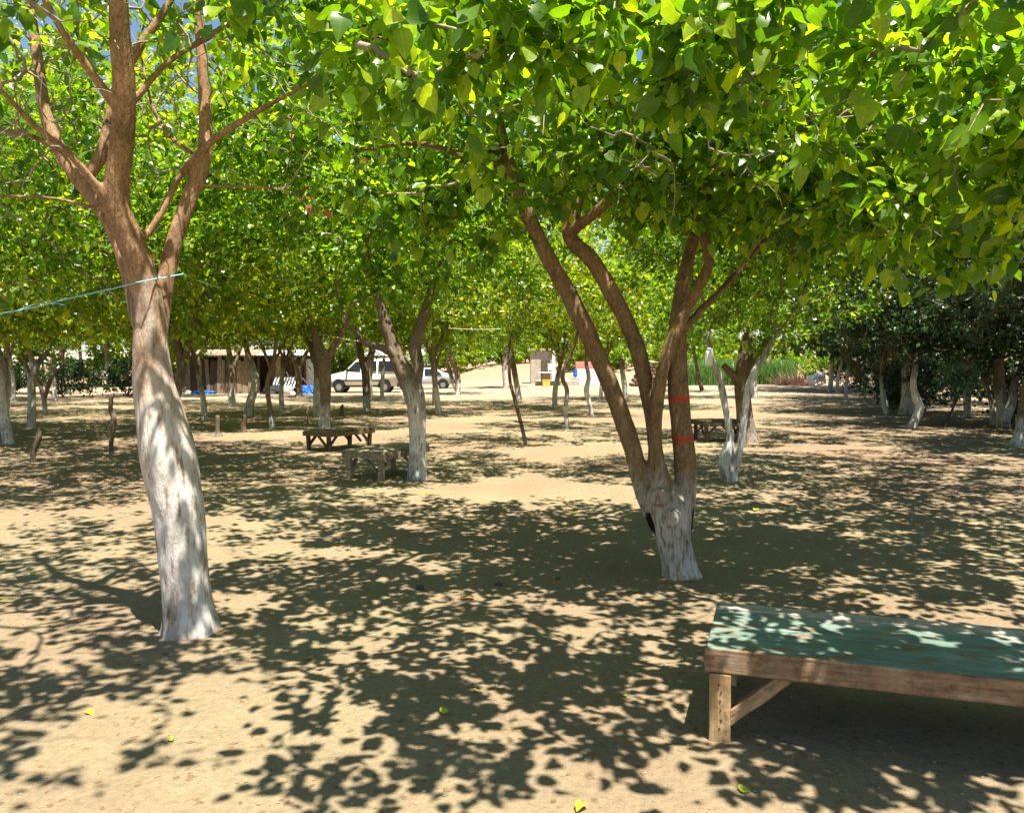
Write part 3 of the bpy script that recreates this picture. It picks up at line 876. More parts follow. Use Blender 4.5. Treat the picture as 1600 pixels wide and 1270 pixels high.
# ================================================================== TREES OF THE GROVE, each traced from its foot
def grove(label, foot, stems, seed, crown=(0, 0, 3.7, 2.1, 2.1, 1.25), n=110, leaf='leaf_light', bark='bark_white', paint=1.15, leaf_n=None, extra=(), bare=.05, size=None, name='mulberry_tree', vox=None, group='limewashed mulberries of the grove', twig='twig'):
    b = ground(*foot); Yb = b[1]
    st = [stems_px(s, Yb) for s in stems]
    far = Yb / 12.0
    ls = size or min(.20, .088 * max(1, far ** .55))
    ln = leaf_n or max(22, int(46 / max(1, far ** .35)))
    cx, cy, cz, rx, ry, rz = crown
    if name == 'mulberry_tree':
        k_ = 1.36 if Yb < 26 else 1.2
        cz, rx, ry, rz, n, ln = cz + .55, rx * k_, ry * k_, rz * 1.5, int(n * (2.1 if Yb < 26 else 1.35)), int(ln * 1.25)
    ells = [E(b[0] + cx, Yb + cy, cz, rx, ry, rz, n)] + [E(b[0] + e[0], Yb + e[1], *e[2:]) for e in extra]
    return tree(name, label, b, st, ells, seed, leaf, bark, paint, twig, 14 if far < 1.6 else 9, 'mid' if Yb < 19 else 'far', ln, ls, .25 * max(1, far * .6), .0035 * max(1, far * .6), vox, .6, .07 * max(1, far * .6), .08, group, 0, .3, .12 * max(1, far ** .4), bare, twig_sides=4 if far < 1.6 else 3)

grove('pale mottled trunk forking low, growing against the corner of the nearer plank table', (651, 748),
      [[(651, 750, 0, 33), (651, 710, 0, 27), (652, 670, 0, 27), (650, 630, 0, 30), (640, 595, 0, 33), (620, 560, 0, 24), (607, 520, 0, 20), (598, 490, 0, 17), (585, 440, 0, 13), (565, 360, .2, 8)],
       [(645, 610, .05, 24), (652, 570, .05, 22), (648, 540, .05, 20), (660, 500, .1, 17), (672, 460, .1, 13), (690, 390, .2, 8)],
       [(620, 560, 0, 13), (600, 545, -.2, 12), (570, 535, -.5, 10), (540, 500, -.8, 7)]], 41,
      (0, .3, 3.6, 2.0, 1.9, 1.2), 200, 'leaf', 'bark_white', 1.25, None, [(-.2, -1.2, 3.0, 1.2, .8, .5, 40), (-1.2, -2.2, 4.0, 1.5, 1.2, .7, 90), (-2.6, -.5, 4.2, 1.6, 1.5, .9, 100), (-1.4, 2.9, 4.1, 1.4, 1.2, .7, 80)], vox=.016)
grove('dark trunk with a wide Y fork, behind the farther plank table', (507, 668),
      [[(506, 670, 0, 19), (508, 630, 0, 17), (508, 590, 0, 19), (506, 560, 0, 20), (496, 535, 0, 13), (488, 505, 0, 10), (478, 470, 0, 7)],
       [(508, 575, 0, 14), (514, 555, .1, 13), (528, 530, .1, 10), (545, 500, .2, 7)]], 42, (0, .2, 3.7, 2.1, 2.1, 1.3), 170, 'leaf_light', 'bark', .5, None, [(-1.6, -1.5, 4.2, 1.8, 1.6, 1.0, 100), (1.8, -1.0, 4.1, 1.6, 1.5, .9, 90)], vox=.02)
grove('slim straight trunk in front of the cream van', (573, 643), [[(573, 645, 0, 13), (572, 610, 0, 12), (570, 580, 0, 12), (563, 550, 0, 11), (558, 520, 0, 8)], [(570, 570, 0, 8), (582, 545, .3, 7), (590, 515, .5, 5)]], 43, (0, 0, 3.8, 2.3, 2.3, 1.35), 110, paint=.5)
grove('twin stemmed tree alone at the edge of the sunlit clearing', (713, 616), [[(716, 617, 0, 9), (716, 600, 0, 9), (713, 580, 0, 9), (705, 560, 0, 8), (700, 535, 0, 6)], [(714, 610, .1, 7), (707, 595, .1, 7), (702, 578, .1, 7), (695, 560, .1, 5)]], 44, (0, 0, 3.9, 2.4, 2.2, 1.5), 100, 'leaf', paint=.8)
grove('thin dark sapling stem leaning away from the clearing', (820, 695), [[(822, 697, 0, 6), (815, 665, 0, 6), (806, 630, 0, 6), (797, 595, 0, 5), (796, 560, 0, 5), (800, 520, 0, 4)]], 45, (-.2, 0, 3.6, 2.3, 2.1, 1.2), 190, 'leaf_light', 'bark_plain', .3, group=None, name='young_mulberry_tree', bare=.2, twig='twig_dry')
grove('straight pale trunk just behind the thin leaning stem', (811, 630), [[(812, 631, 0, 10), (808, 605, 0, 9), (803, 575, 0, 9), (799, 550, 0, 8), (795, 520, 0, 6)]], 46, (0, 0, 3.9, 2.2, 2.2, 1.3), 90, 'leaf')
grove('thin crooked stem with a dark bend, small black object at its foot', (886, 670), [[(887, 671, 0, 7), (884, 640, 0, 7), (886, 610, 0, 7), (879, 590, 0, 7), (886, 565, 0, 6), (897, 540, 0, 5), (905, 510, 0, 4)]], 47, (.2, 0, 3.7, 2.3, 2.1, 1.2), 180, 'leaf_light', 'bark', .9, name='young_mulberry_tree', group=None)
grove('kinked white stem in front of the pink wall', (924, 651), [[(925, 652, 0, 7), (921, 630, 0, 7), (916, 610, 0, 8), (920, 590, 0, 7), (916, 565, 0, 6), (918, 530, 0, 5)]], 48, (0, 0, 3.6, 1.9, 1.9, 1.2), 80, 'leaf_light', paint=1.5)
grove('stubby pinkish white trunk out in the sunlit clearing', (790, 606), [[(790, 607, 0, 8), (789, 590, 0, 8), (788, 570, 0, 8), (790, 545, 0, 6)]], 49, (0, 0, 3.9, 2.2, 2.2, 1.4), 80, 'leaf', paint=1.6)
grove('white stemmed tree beside the dark log stack', (978, 628), [[(979, 629, 0, 9), (977, 610, 0, 9), (974, 590, 0, 8), (970, 560, 0, 7)]], 50, (0, 0, 3.8, 2.2, 2.2, 1.3), 90, 'leaf', paint=1.4)
grove('crooked low tree, two white stems rising from one swollen foot', (1143, 752),
      [[(1139, 753, 0, 24), (1136, 730, 0, 26), (1136, 712, 0, 24), (1141, 690, 0, 13), (1137, 655, 0, 11), (1130, 620, 0, 11), (1124, 590, 0, 12), (1112, 560, 0, 9), (1106, 520, .1, 7)],
       [(1144, 745, 0, 12), (1153, 722, -.05, 11), (1158, 690, -.08, 11), (1163, 650, -.1, 11), (1168, 610, -.1, 11), (1180, 578, -.1, 11), (1197, 552, -.1, 9), (1215, 520, -.1, 6)]], 51, (.1, .3, 3.2, 1.7, 1.5, .95), 150, 'leaf', 'bark_white', 2.0, vox=.014)
grove('stout spreading trunk beside the dark bench, dense low crown', (1166, 690),
      [[(1167, 692, 0, 38), (1166, 675, 0, 30), (1163, 640, 0, 25), (1160, 600, 0, 24), (1162, 560, 0, 20), (1170, 520, 0, 14)], [(1160, 610, 0, 16), (1148, 590, 0, 13), (1130, 570, 0, 9)], [(1162, 580, 0, 15), (1180, 555, 0, 12), (1205, 525, 0, 8)]], 52, (.3, .3, 3.6, 2.4, 2.2, 1.5), 180, 'leaf', 'bark_plain', .8)
grove('white stub trunk beyond the dark bench', (1178, 622), [[(1178, 626, 0, 11), (1178, 605, 0, 10), (1176, 575, 0, 9), (1174, 540, 0, 7)]], 53, (0, 0, 3.6, 2.4, 2.2, 1.4), 90, 'leaf', paint=1.4)
grove('thin black stem leaning in front of the green reeds', (1097, 612), [[(1098, 613, 0, 7), (1092, 590, 0, 6), (1087, 565, 0, 5), (1082, 535, 0, 4)]], 54, (0, 0, 3.7, 2.2, 2.1, 1.2), 80, 'leaf', 'bark_plain', .1)
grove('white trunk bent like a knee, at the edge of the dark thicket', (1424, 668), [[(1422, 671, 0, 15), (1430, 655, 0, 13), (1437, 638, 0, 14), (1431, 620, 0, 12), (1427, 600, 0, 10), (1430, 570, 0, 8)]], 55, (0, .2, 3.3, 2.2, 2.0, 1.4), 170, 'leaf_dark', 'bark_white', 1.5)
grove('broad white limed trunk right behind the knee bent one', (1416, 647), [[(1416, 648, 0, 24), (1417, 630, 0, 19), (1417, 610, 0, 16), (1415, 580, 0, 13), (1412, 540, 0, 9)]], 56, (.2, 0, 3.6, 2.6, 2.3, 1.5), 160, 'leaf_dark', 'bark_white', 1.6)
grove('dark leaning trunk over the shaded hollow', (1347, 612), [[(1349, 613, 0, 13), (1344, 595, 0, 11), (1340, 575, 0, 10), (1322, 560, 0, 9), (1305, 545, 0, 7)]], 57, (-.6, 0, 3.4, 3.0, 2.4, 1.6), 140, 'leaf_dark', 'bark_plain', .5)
grove('white trunk with a red smear, leaning beside the open clearing at the left', (13, 694), [[(14, 696, 0, 18), (8, 660, 0, 15), (2, 620, 0, 14), (2, 580, 0, 13), (-4, 545, 0, 10)], [(10, 640, .1, 9), (13, 600, .2, 8), (8, 560, .3, 6)]], 58, (-.3, 0, 3.6, 2.0, 2.0, 1.2), 110, 'leaf_light', paint=1.6)
grove('straight white trunk under a small bright crown', (49, 667), [[(49, 668, 0, 13), (50, 630, 0, 12), (50, 595, 0, 12), (58, 570, 0, 10), (75, 550, 0, 7)], [(50, 600, 0, 8), (42, 575, 0, 7), (35, 555, 0, 5)]], 59, (0, 0, 3.0, 1.7, 1.7, .85), 90, 'leaf_light', paint=1.6)
grove('slim twin stems spreading beyond the straight white trunk', (71, 645), [[(71, 646, 0, 7), (69, 625, 0, 7), (64, 605, 0, 6), (58, 585, 0, 5), (52, 560, 0, 4)], [(70, 622, 0, 6), (75, 605, 0, 6), (84, 585, 0, 5), (100, 570, 0, 4)]], 60, (0, 0, 3.4, 1.8, 1.8, 1.0), 80, 'leaf_light', paint=.4)
grove('slender pale stem in front of the dark hedge', (86, 627), [[(87, 628, 0, 7), (84, 605, 0, 7), (82, 580, 0, 6), (84, 550, 0, 5)]], 61, (0, 0, 3.6, 2.3, 2.2, 1.2), 90, 'leaf_light')
grove('grey trunk before the slab wood shed', (361, 634), [[(363, 635, 0, 13), (362, 610, 0, 11), (362, 580, 0, 10), (358, 550, 0, 8), (350, 520, 0, 6)], [(362, 580, 0, 7), (372, 555, .2, 6), (380, 530, .3, 4)]], 62, (0, 0, 3.8, 2.4, 2.3, 1.3), 110, 'leaf_light', paint=.6)
grove('wavy bright white trunk between the shed and the cut stakes', (388, 650), [[(387, 651, 0, 17), (392, 625, 0, 13), (399, 600, 0, 13), (394, 575, 0, 12), (388, 555, 0, 9), (380, 525, 0, 7)]], 63, (0, .2, 3.7, 2.1, 2.1, 1.2), 110, 'leaf_light', paint=1.7)
grove('thin dark stem splaying into three under the washing line', (425, 669), [[(426, 670, 0, 10), (422, 640, 0, 8), (418, 600, 0, 8), (427, 565, 0, 7), (432, 530, 0, 5)], [(424, 580, 0, 5), (415, 555, 0, 5), (405, 530, 0, 4)], [(428, 565, 0, 5), (440, 545, .2, 4), (450, 525, .3, 3)]], 64, (0, 0, 3.5, 1.9, 1.9, 1.2), 120, 'leaf_light', 'bark', .3)
grove('dark forked trunk before the white wall panel', (467, 621), [[(467, 622, 0, 12), (467, 600, 0, 11), (465, 575, 0, 11), (456, 555, 0, 8), (447, 540, 0, 6)], [(466, 580, 0, 9), (474, 560, 0, 7), (482, 545, 0, 5)]], 65, (0, 0, 3.7, 2.4, 2.3, 1.3), 100, 'leaf_light', 'bark_plain', .1)
grove('leaning black trunk at the end of the slab wood shed', (283, 606), [[(284, 607, 0, 14), (288, 585, 0, 14), (296, 560, 0, 13), (310, 540, 0, 11), (330, 522, 0, 8)]], 66, (.8, 0, 3.9, 2.8, 2.4, 1.4), 110, 'leaf_light', 'bark_plain', .1)
grove('very thin white stem beside the rear of the cream van', (597, 621), [[(597, 622, 0, 7), (597, 605, 0, 6), (598, 585, 0, 6), (600, 560, 0, 5)]], 67, (0, 0, 3.6, 2.2, 2.2, 1.2), 90, 'leaf_light')
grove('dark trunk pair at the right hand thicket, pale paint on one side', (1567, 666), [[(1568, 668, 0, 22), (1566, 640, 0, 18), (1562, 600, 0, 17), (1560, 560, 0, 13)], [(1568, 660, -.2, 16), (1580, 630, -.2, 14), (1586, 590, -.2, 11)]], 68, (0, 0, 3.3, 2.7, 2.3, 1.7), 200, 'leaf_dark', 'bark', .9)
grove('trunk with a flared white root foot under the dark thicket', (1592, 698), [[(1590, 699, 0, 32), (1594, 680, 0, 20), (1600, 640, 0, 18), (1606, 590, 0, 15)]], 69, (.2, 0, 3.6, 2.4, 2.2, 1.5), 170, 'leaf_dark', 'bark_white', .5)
grove('small sapling with bluish green feathery leaves', (1481, 666), [[(1478, 668, 0, 5), (1482, 650, 0, 4), (1490, 635, 0, 3.5), (1492, 605, 0, 3)]], 70, (.25, 0, 1.35, .75, .5, .55), 60, 'leaf_blue', 'bark_plain', .1, name='sapling', group=None, leaf_n=20, size=.11, bare=0)

# ================================================================== background rows, copies of five built trees
protos = []
for k, (lf, tall) in enumerate([('leaf', 0), ('leaf_light', 0), ('leaf_dark', 0), ('leaf', 1), ('leaf_dark', 1), ('leaf_light', 1)]):
    rr = np.random.default_rng(200 + k)
    if tall:
        st = auto_stems((0, 0), rr, 2.2, .115, 4, .5, 4.5)
        el = [E(0, 0, 6.4, 4.0, 4.0, 3.3, 330), E(.6, .3, 3.6, 3.0, 3.0, 1.2, 110)]
    else:
        st = auto_stems((0, 0), rr, 1.7, .082, 3, .4, 3.2)
        el = [E(0, 0, 4.6, 3.0, 3.0, 2.0, 230), E(.6, .3, 2.9, 2.2, 2.2, .8, 70)]
    o, _, _ = tree('background_tree', 'tree', (0, 0), st, el, 300 + k, lf, 'bark_white' if lf != 'leaf_dark' else 'bark', 1.25, 'twig', 8, 'far', 38 if tall else 36, .165 if tall else .135, .5, .007, None, .6, .15, .08, None, 0, .3, .22, .03, twig_sides=3)
    protos.append([o, False])
def back(k, x, y, s, rz, label, group):
    o, used = protos[k]
    if not used:
        protos[k][1] = True
        o.location = (x, y, gz(x, y)); o.rotation_euler = (0, 0, rz); o.scale = (s,) * 3
        o['label'] = label; o['group'] = group
        return o
    return copy_tree(o, (x, y, gz(x, y)), rz, s, label, group)
rb = random.Random(9)
# dark thicket on the right
for x, y, s in [(12.5, 13.2, 1.3), (13.2, 16, 1.4), (14.0, 19.5, 1.1), (17.8, 20, 1.2), (14.2, 25, 1.2), (17.5, 25, 1.3), (12.6, 27, 1.05), (15, 30, 1.3), (20, 32, 1.4), (16.2, 34.5, 1.2), (18.5, 38, 1.4), (20.5, 43, 1.3), (23, 42, 1.5), (19, 48, 1.5), (26, 52, 1.6), (30, 44, 1.6), (15.8, 38, 1.2), (18.6, 46, 1.5), (22.5, 51, 1.6), (13.2, 22, 1.0)]:
    kk_ = 2 if rb.random() < .45 else 4
    back(kk_, x, y, s * .8, rb.uniform(0, 6.3), {2: 'low dense dark evergreen tree in the shaded thicket beyond the knee bent white trunk', 4: 'tall dark evergreen tree towering in the shaded thicket beyond the knee bent white trunk'}[kk_], 'dark thicket trees')
# more grove trees in the middle distance
for x, y, s in [(-13, 19, 1), (-16.5, 24, 1.1), (-12.5, 27, 1.05), (-8.6, 30, 1.0), (-19.5, 31, 1.15), (-3.2, 33, .95), (-14.5, 34, 1.1), (-6.5, 37, 1.0), (-23, 37, 1.2), (-18, 41, 1.15), (6.6, 31, 1.0), (4.2, 38, 1.0), (8.0, 40, 1.1), (-9.2, 24, .95), (-27, 45, 1.3)]:
    kk_ = rb.choice([0, 1, 1, 5])
    back(kk_, x, y, s * 1.05, rb.uniform(0, 6.3), {0: 'deep green grove tree in the rows between the plank tables and the shed', 1: 'yellow green grove tree in the rows between the plank tables and the shed', 5: 'tall yellow green grove tree rising between the plank tables and the shed'}[kk_], 'grove trees of the middle rows')
for k, x, y, s in [(5, -5.8, 13.5, .8), (5, -10.6, 15.2, .85), (3, -13.6, 17.5, .95), (5, -8.9, 19.6, .9), (3, -6.2, 25.5, .95), (5, -2.4, 26.5, .85), (3, -17, 21, 1.0), (5, 1.6, 30, .85)]:
    back(k, x, y, s, rb.uniform(0, 6.3), {3: 'tall spreading deep green tree rising over the grove behind the plank tables', 5: 'tall spreading lime green tree rising over the grove behind the plank tables'}[k], 'tall trees over the grove')
# trees along the bank and behind the shed
for i in range(26):
    x = -46 + i * 3.9 + rb.uniform(-1, 1); y = (60 if x < -9 else 84) + rb.uniform(0, 9)
    back(rb.choice([3, 5, 3, 3]), x, y, rb.uniform(1.0, 1.35), rb.uniform(0, 6.3), 'tall green tree closing the view behind the shed and the earth bank', 'trees closing the view')
for i in range(14):
    x = -75 + i * 12 + rb.uniform(-3, 3)
    back(3, x, 105 + rb.uniform(0, 12), rb.uniform(1.7, 2.2), rb.uniform(0, 6.3), 'tall green tree closing the view behind the shed and the earth bank', 'trees closing the view')

# ================================================================== low shrubs
def shrub(label, x, y, rx, ry, h, leaf, seed, n=60, size=.14, group=None, leaf_n=45, name='shrub'):
    rr = np.random.default_rng(seed)
    b = np.array([x, y, gz(x, y)])
    st = []
    for k in range(4):
        a = rr.uniform(0, 6.28)
        d = np.array([math.cos(a) * rx * .5, math.sin(a) * ry * .5, h * .6])
        st.append((np.array([b, b + d * .5 + [0, 0, .05], b + d]), np.array([.03, .02, .01])))
    tree(name, label, b, st, [E(x, y, b[2] + h * .5, rx, ry, h * .52, n)], seed, leaf, 'bark_plain', .05, 'twig', 5, 'far', leaf_n, size, .3, .006, None, .2, .1, .05, group, 0, 0, .16, 0, cat='shrub', twig_sides=3)
bank_shrubs = []
for i, (x, y, rx, h) in enumerate([(-5.5, 80, 3.2, 3.0), (-1, 82, 3.0, 2.4), (3.5, 83, 3.2, 3.2), (-10, 78, 3.2, 2.8), (8, 82, 3.2, 3.4), (13, 80, 3.2, 3.0), (-15, 72, 3.4, 3.2), (18, 76, 3.4, 3.0)]):
    shrub(['rounded yellow green shrub in the thick growth behind the clearing', 'rounded deep green shrub in the thick growth behind the clearing'][i % 2], x, y, rx, 1.8, h, 'leaf' if i % 2 else 'leaf_light', 400 + i, 80, .24, 'shrubs on the bank')
    bank_shrubs.append(bpy.data.objects[[o.name for o in bpy.data.objects if o.get('category') == 'shrub'][-1]])
for i in range(26):
    x = -58 + i * 4.6 + rb.uniform(-1, 1)
    src = bank_shrubs[i % 8]
    y = (64 if x < -12 else 84 + rb.uniform(0, 4)) + rb.uniform(0, 3)
    copy_tree(src, (x, y, gz(x, y)), rb.uniform(0, 6.28), rb.uniform(1.0, 1.6), src['label'], src['group'])
for i, (x, y) in enumerate([(6, 76), (10, 76), (14, 75), (18, 74), (22.5, 73), (27, 70), (31, 66), (35, 62)]):
    src = bank_shrubs[i % 8]
    copy_tree(src, (x, y, gz(x, y)), rb.uniform(0, 6.28), rb.uniform(.8, 1.1), src['label'], src['group'])
for i, (x, y) in enumerate([(-29, 41), (-26, 40.5), (-23.2, 41.5), (-32, 42), (-20.6, 43)]):
    shrub('dark hedge bush in deep shade at the far left of the shed', x, y, 1.9, 1.2, 2.0, 'leaf_dark', 430 + i, 70, .15, 'dark hedge bushes')
for i, (x, y, h) in enumerate([(14.9, 20.4, 1.8), (14.8, 22.6, 2.0), (14.6, 30.5, 1.9), (16.0, 33, 2.2), (18.2, 33, 2.4), (13.5, 27.5, 2.0), (17, 28, 2.2), (13.8, 17.2, 1.8), (18.4, 38, 2.6), (20.6, 40, 2.6), (21, 36, 2.6), (24, 40, 2.8), (22.0, 45, 2.8), (26, 46, 3.0), (17.2, 23, 2.0), (20, 28, 2.4), (24.2, 48, 3.2), (28.5, 49, 3.2), (31.5, 48, 3.2), (34.5, 49, 3.2), (22.2, 52.5, 3.0), (24.6, 54, 3.2), (21.2, 49, 2.4)]):
    shrub('dark low bush filling the shade under the thicket', x, y, 1.7, 1.3, h, 'leaf_dark', 440 + i, 70, .12, 'dark bushes under the thicket')

def reeds(label, x, y, rx, ry, h, n, seed):
    rr = np.random.default_rng(seed)
    root = thing('reed_clump', label, 'reeds', (x, y, gz(x, y)))
    px = rr.uniform(-rx, rx, n); py = rr.uniform(-ry, ry, n)
    hh = h * rr.uniform(.55, 1.1, n); w = rr.uniform(.015, .035, n); a = rr.uniform(0, 3.14, n)
    ln = rr.normal(0, .22, (n, 2)) * hh[:, None]
    V = []
    for f, ws in ((0, 1), (.5, .9), (1, .1)):
        cx = px + ln[:, 0] * f ** 2; cy = py + ln[:, 1] * f ** 2; cz = hh * f * (1 - .1 * f) - .02
        for s in (-1, 1):
            V.append(np.column_stack([cx + s * np.cos(a) * w * ws, cy + s * np.sin(a) * w * ws, cz]))
    V = np.stack(V, 1).reshape(-1, 3)
    o = (np.arange(n) * 6)[:, None]
    Q = np.vstack([np.array([[0, 1, 3, 2]]) + o, np.array([[2, 3, 5, 4]]) + o])
    link('blades', np_mesh('blades', V, [Q], {'v': np.repeat(rr.uniform(0, .95, n), 6)}), 'reed', root, kind='stuff')
reeds('green reed clump beyond the white twin stemmed tree', 14.6, 58, 2.2, 1.0, 2.1, 1500, 1)
reeds('bright sunlit reed clump beside the dry brushwood heap', 19.4, 60, 1.6, 1.0, 2.2, 1100, 2)
for i, (px, py) in enumerate([(700, 577), (765, 578)]):
    p = ground(px, py); reeds(['dry grassy tuft at the foot of the earth bank by the twin stemmed tree', 'dry grassy tuft at the foot of the bank by the stubby pinkish trunk'][i], p[0], 70, 1.4, .6, .8, 300, 5 + i)

# ================================================================== THE GREEN PLATFORM TABLE
A = at(1099, 1014, 3.46); Hh = .415
front = np.array([0.95, -.31]); front /= np.linalg.norm(front)
ang = math.atan2(front[1], front[0])
A0 = np.array([0.855, 3.50])                       # outer front left corner on the ground plan
Lx, Ly = 1.95, .72
side = np.array([-front[1], front[0]])
cx, cy = A0 + front * Lx / 2 + side * Ly / 2
pt = thing('platform_table', 'low wooden platform with worn green painted top and raw timber leg', 'table', (cx, cy, gz(A0[0], A0[1])), ang)
box('top_board', (Lx - .012, Ly - .125, .018), (0, -.0585, Hh - .011), 'green_top', pt, bevel=.002)
box('edge_board', (Lx - .01, .105, .026), (0, Ly / 2 - .067, Hh - .009), 'wood_bleached', pt, bevel=.003, jitter=.001)
box('fascia', (Lx, .026, .105), (0, -Ly / 2 + .010, Hh - .055), 'wood_fascia', pt, bevel=.003, jitter=.0015, seed=3, cuts=10)
box('fascia', (Lx, .026, .105), (0, Ly / 2 + .002, Hh - .062), 'wood_fascia', pt, bevel=.003, jitter=.0015, seed=4, cuts=10)
box('fascia', (.026, Ly - .036, .098), (-Lx / 2 + .014, -.003, Hh - .072), 'wood_fascia', pt, bevel=.003)
box('fascia', (.026, Ly - .036, .098), (Lx / 2 - .014, -.003, Hh - .072), 'wood_fascia', pt, bevel=.003)
for k, yy in enumerate((-.16, .06)):
    box('joist', (Lx - .08, .04, .07), (0, yy, Hh - .058), 'wood_dark', pt)
for sx in (-1, 1):
    for sy in (-1, 1):
        lg = box('leg', (.092, .075, Hh - .11), (sx * (Lx / 2 - .066), sy * (Ly / 2 - .052) - (.02 if sy < 0 else 0), (Hh - .11) / 2 - .004), 'wood_pale', pt, bevel=.004, jitter=.002, seed=int(sx + 3 * sy + 8), cuts=4, axis=2)
        if sx < 0 and sy < 0:
            for q, (nxo, nz) in enumerate([(-.004, .105), (.006, .075), (.002, .035), (.005, -.005), (.008, -.05), (0, -.09)]):
                bm = bmesh.new(); bmesh.ops.create_cone(bm, cap_ends=True, segments=8, radius1=.0042, radius2=.0036, depth=.004, matrix=Matrix.Rotation(R(90), 4, 'X'))
                me = bpy.data.meshes.new('nail'); bm.to_mesh(me); bm.free()
                link('nail', me, 'nail', lg, (nxo, -.0395, nz))
        ln_ = .34
        br_ = box('brace', (ln_, .045, .055), (sx * (Lx / 2 - .066 - .155), sy * (Ly / 2 - .052) - (.008 if sy < 0 else 0), Hh - .105 - .115), 'wood_brace', pt, (0, sx * R(42), 0), bevel=.004, jitter=.003, seed=int(5 + sx * 2 + sy), cuts=5)

# ================================================================== PLANK TABLES UNDER THE TREES
def plank_table(label, c, rz, L, W, H, seed, mat='wood_grey', leg='wood_grey', n=13):
    rr = random.Random(seed)
    t = thing('plank_table', label, 'table', (c[0], c[1], gz(c[0], c[1])), rz, None)
    w = L / n
    for k in range(n):                                  # short planks laid across, their sawn ends showing
        pw = w * rr.uniform(.9, .985)
        box('plank', (pw, W * rr.uniform(.98, 1.04), .03), (-L / 2 + w * (k + .5), rr.uniform(-.008, .008), H - .016 + rr.uniform(-.004, .004)), mat, t, (rr.uniform(-.01, .01), 0, rr.uniform(-.012, .012)), bevel=.003, jitter=.003, seed=seed * 31 + k)
    for k in range(n):                                  # facing of upright board ends along both long sides
        pw = w * rr.uniform(.88, .97)
        for s in (-1, 1):
            box('facing_board', (pw, .02, .085 * rr.uniform(.9, 1.12)), (-L / 2 + w * (k + .5), s * (W / 2 + .008), H - .078), mat, t, (0, rr.uniform(-.03, .03), 0), jitter=.002, seed=seed * 57 + k)
    for s in (-1, 1):
        box('end_rail', (.024, W - .03, .08), (s * (L / 2 - .03), 0, H - .075), mat, t)
        for q in (-1, 1):
            box('leg', (.07, .07, H - .05), (s * (L / 2 - .09), q * (W / 2 - .055), (H - .05) / 2 - .01), leg, t, (rr.uniform(-.05, .05), s * .03, rr.uniform(-.1, .1)), bevel=.006, jitter=.004, seed=seed + s * 5 + q)
            box('brace', (.34, .045, .035), (s * (L / 2 - .22), q * (W / 2 - .055), H - .19), leg, t, (0, s * R(44), 0), jitter=.004, seed=seed + s + q)
        box('brace', (.32, .04, .035), (s * (L / 2 - .09), .08 * s, H - .19), leg, t, (0, R(-42), R(90)))
    return t
plank_table('weathered plank table against the mottled forked trunk', (-1.86, 11.95), math.atan2(1.05, .5), 1.30, .66, .42, 3)
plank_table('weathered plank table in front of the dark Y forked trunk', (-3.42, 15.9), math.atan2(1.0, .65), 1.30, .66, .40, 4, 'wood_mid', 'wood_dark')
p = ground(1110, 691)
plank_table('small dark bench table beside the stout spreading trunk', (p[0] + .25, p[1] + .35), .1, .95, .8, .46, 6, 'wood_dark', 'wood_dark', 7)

# ================================================================== STAKES
def stake(label, pts, name='wooden_stake', mat='bark_plain', seed=0):
    b = ground(pts[0][0], pts[0][1]); Yb = b[1]
    P, rd = stems_px([(a, c, 0, w) for a, c, w in pts], Yb)
    base = np.array([b[0], b[1], gz(b[0], b[1])])
    c = catmull(np.column_stack([P - base, rd]), .03)
    c = np.vstack([[c[0, 0], c[0, 1], -.08, c[0, 3]], c])
    v, f, t = tube_arrays(c[:, :3], c[:, 3], 10, .14, seed, True)
    o = link(name, np_mesh(name, v, [f, t], {'h': v[:, 2] * 0 + 3}), mat, None, base)
    tag(o, label, 'stake')
stake('short slanted pale stake nearest the white trunk with the red smear', [(51, 722, 8), (53, 705, 8), (60, 685, 9), (62, 668, 7)], seed=1, mat='bark')
stake('tall knotty twisted stake standing alone in the left clearing', [(174, 708, 6), (174, 685, 7), (178, 655, 8), (173, 640, 7), (174, 617, 6)], seed=2, mat='bark')
stake('short straight cut stake with spread roots', [(341, 681, 14), (340, 676, 7), (340, 662, 6), (340, 649, 6)], seed=3, mat='bark')
stake('short thick cut stake at the foot of the wavy white trunk', [(381, 676, 11), (380, 665, 8), (382, 655, 8), (382, 648, 8)], seed=4, mat='bark_plain')
stake('small crooked stick stake left of the Y forked trunk', [(482, 661, 6), (482, 652, 4), (480, 645, 5), (482, 638, 4)], seed=5, mat='bark')
stake('short pointed reddish stump between the Y forked and slim trunks', [(534, 651, 8), (534, 643, 6), (534, 637, 6), (536, 632, 3)], seed=6, mat='bark_plain')

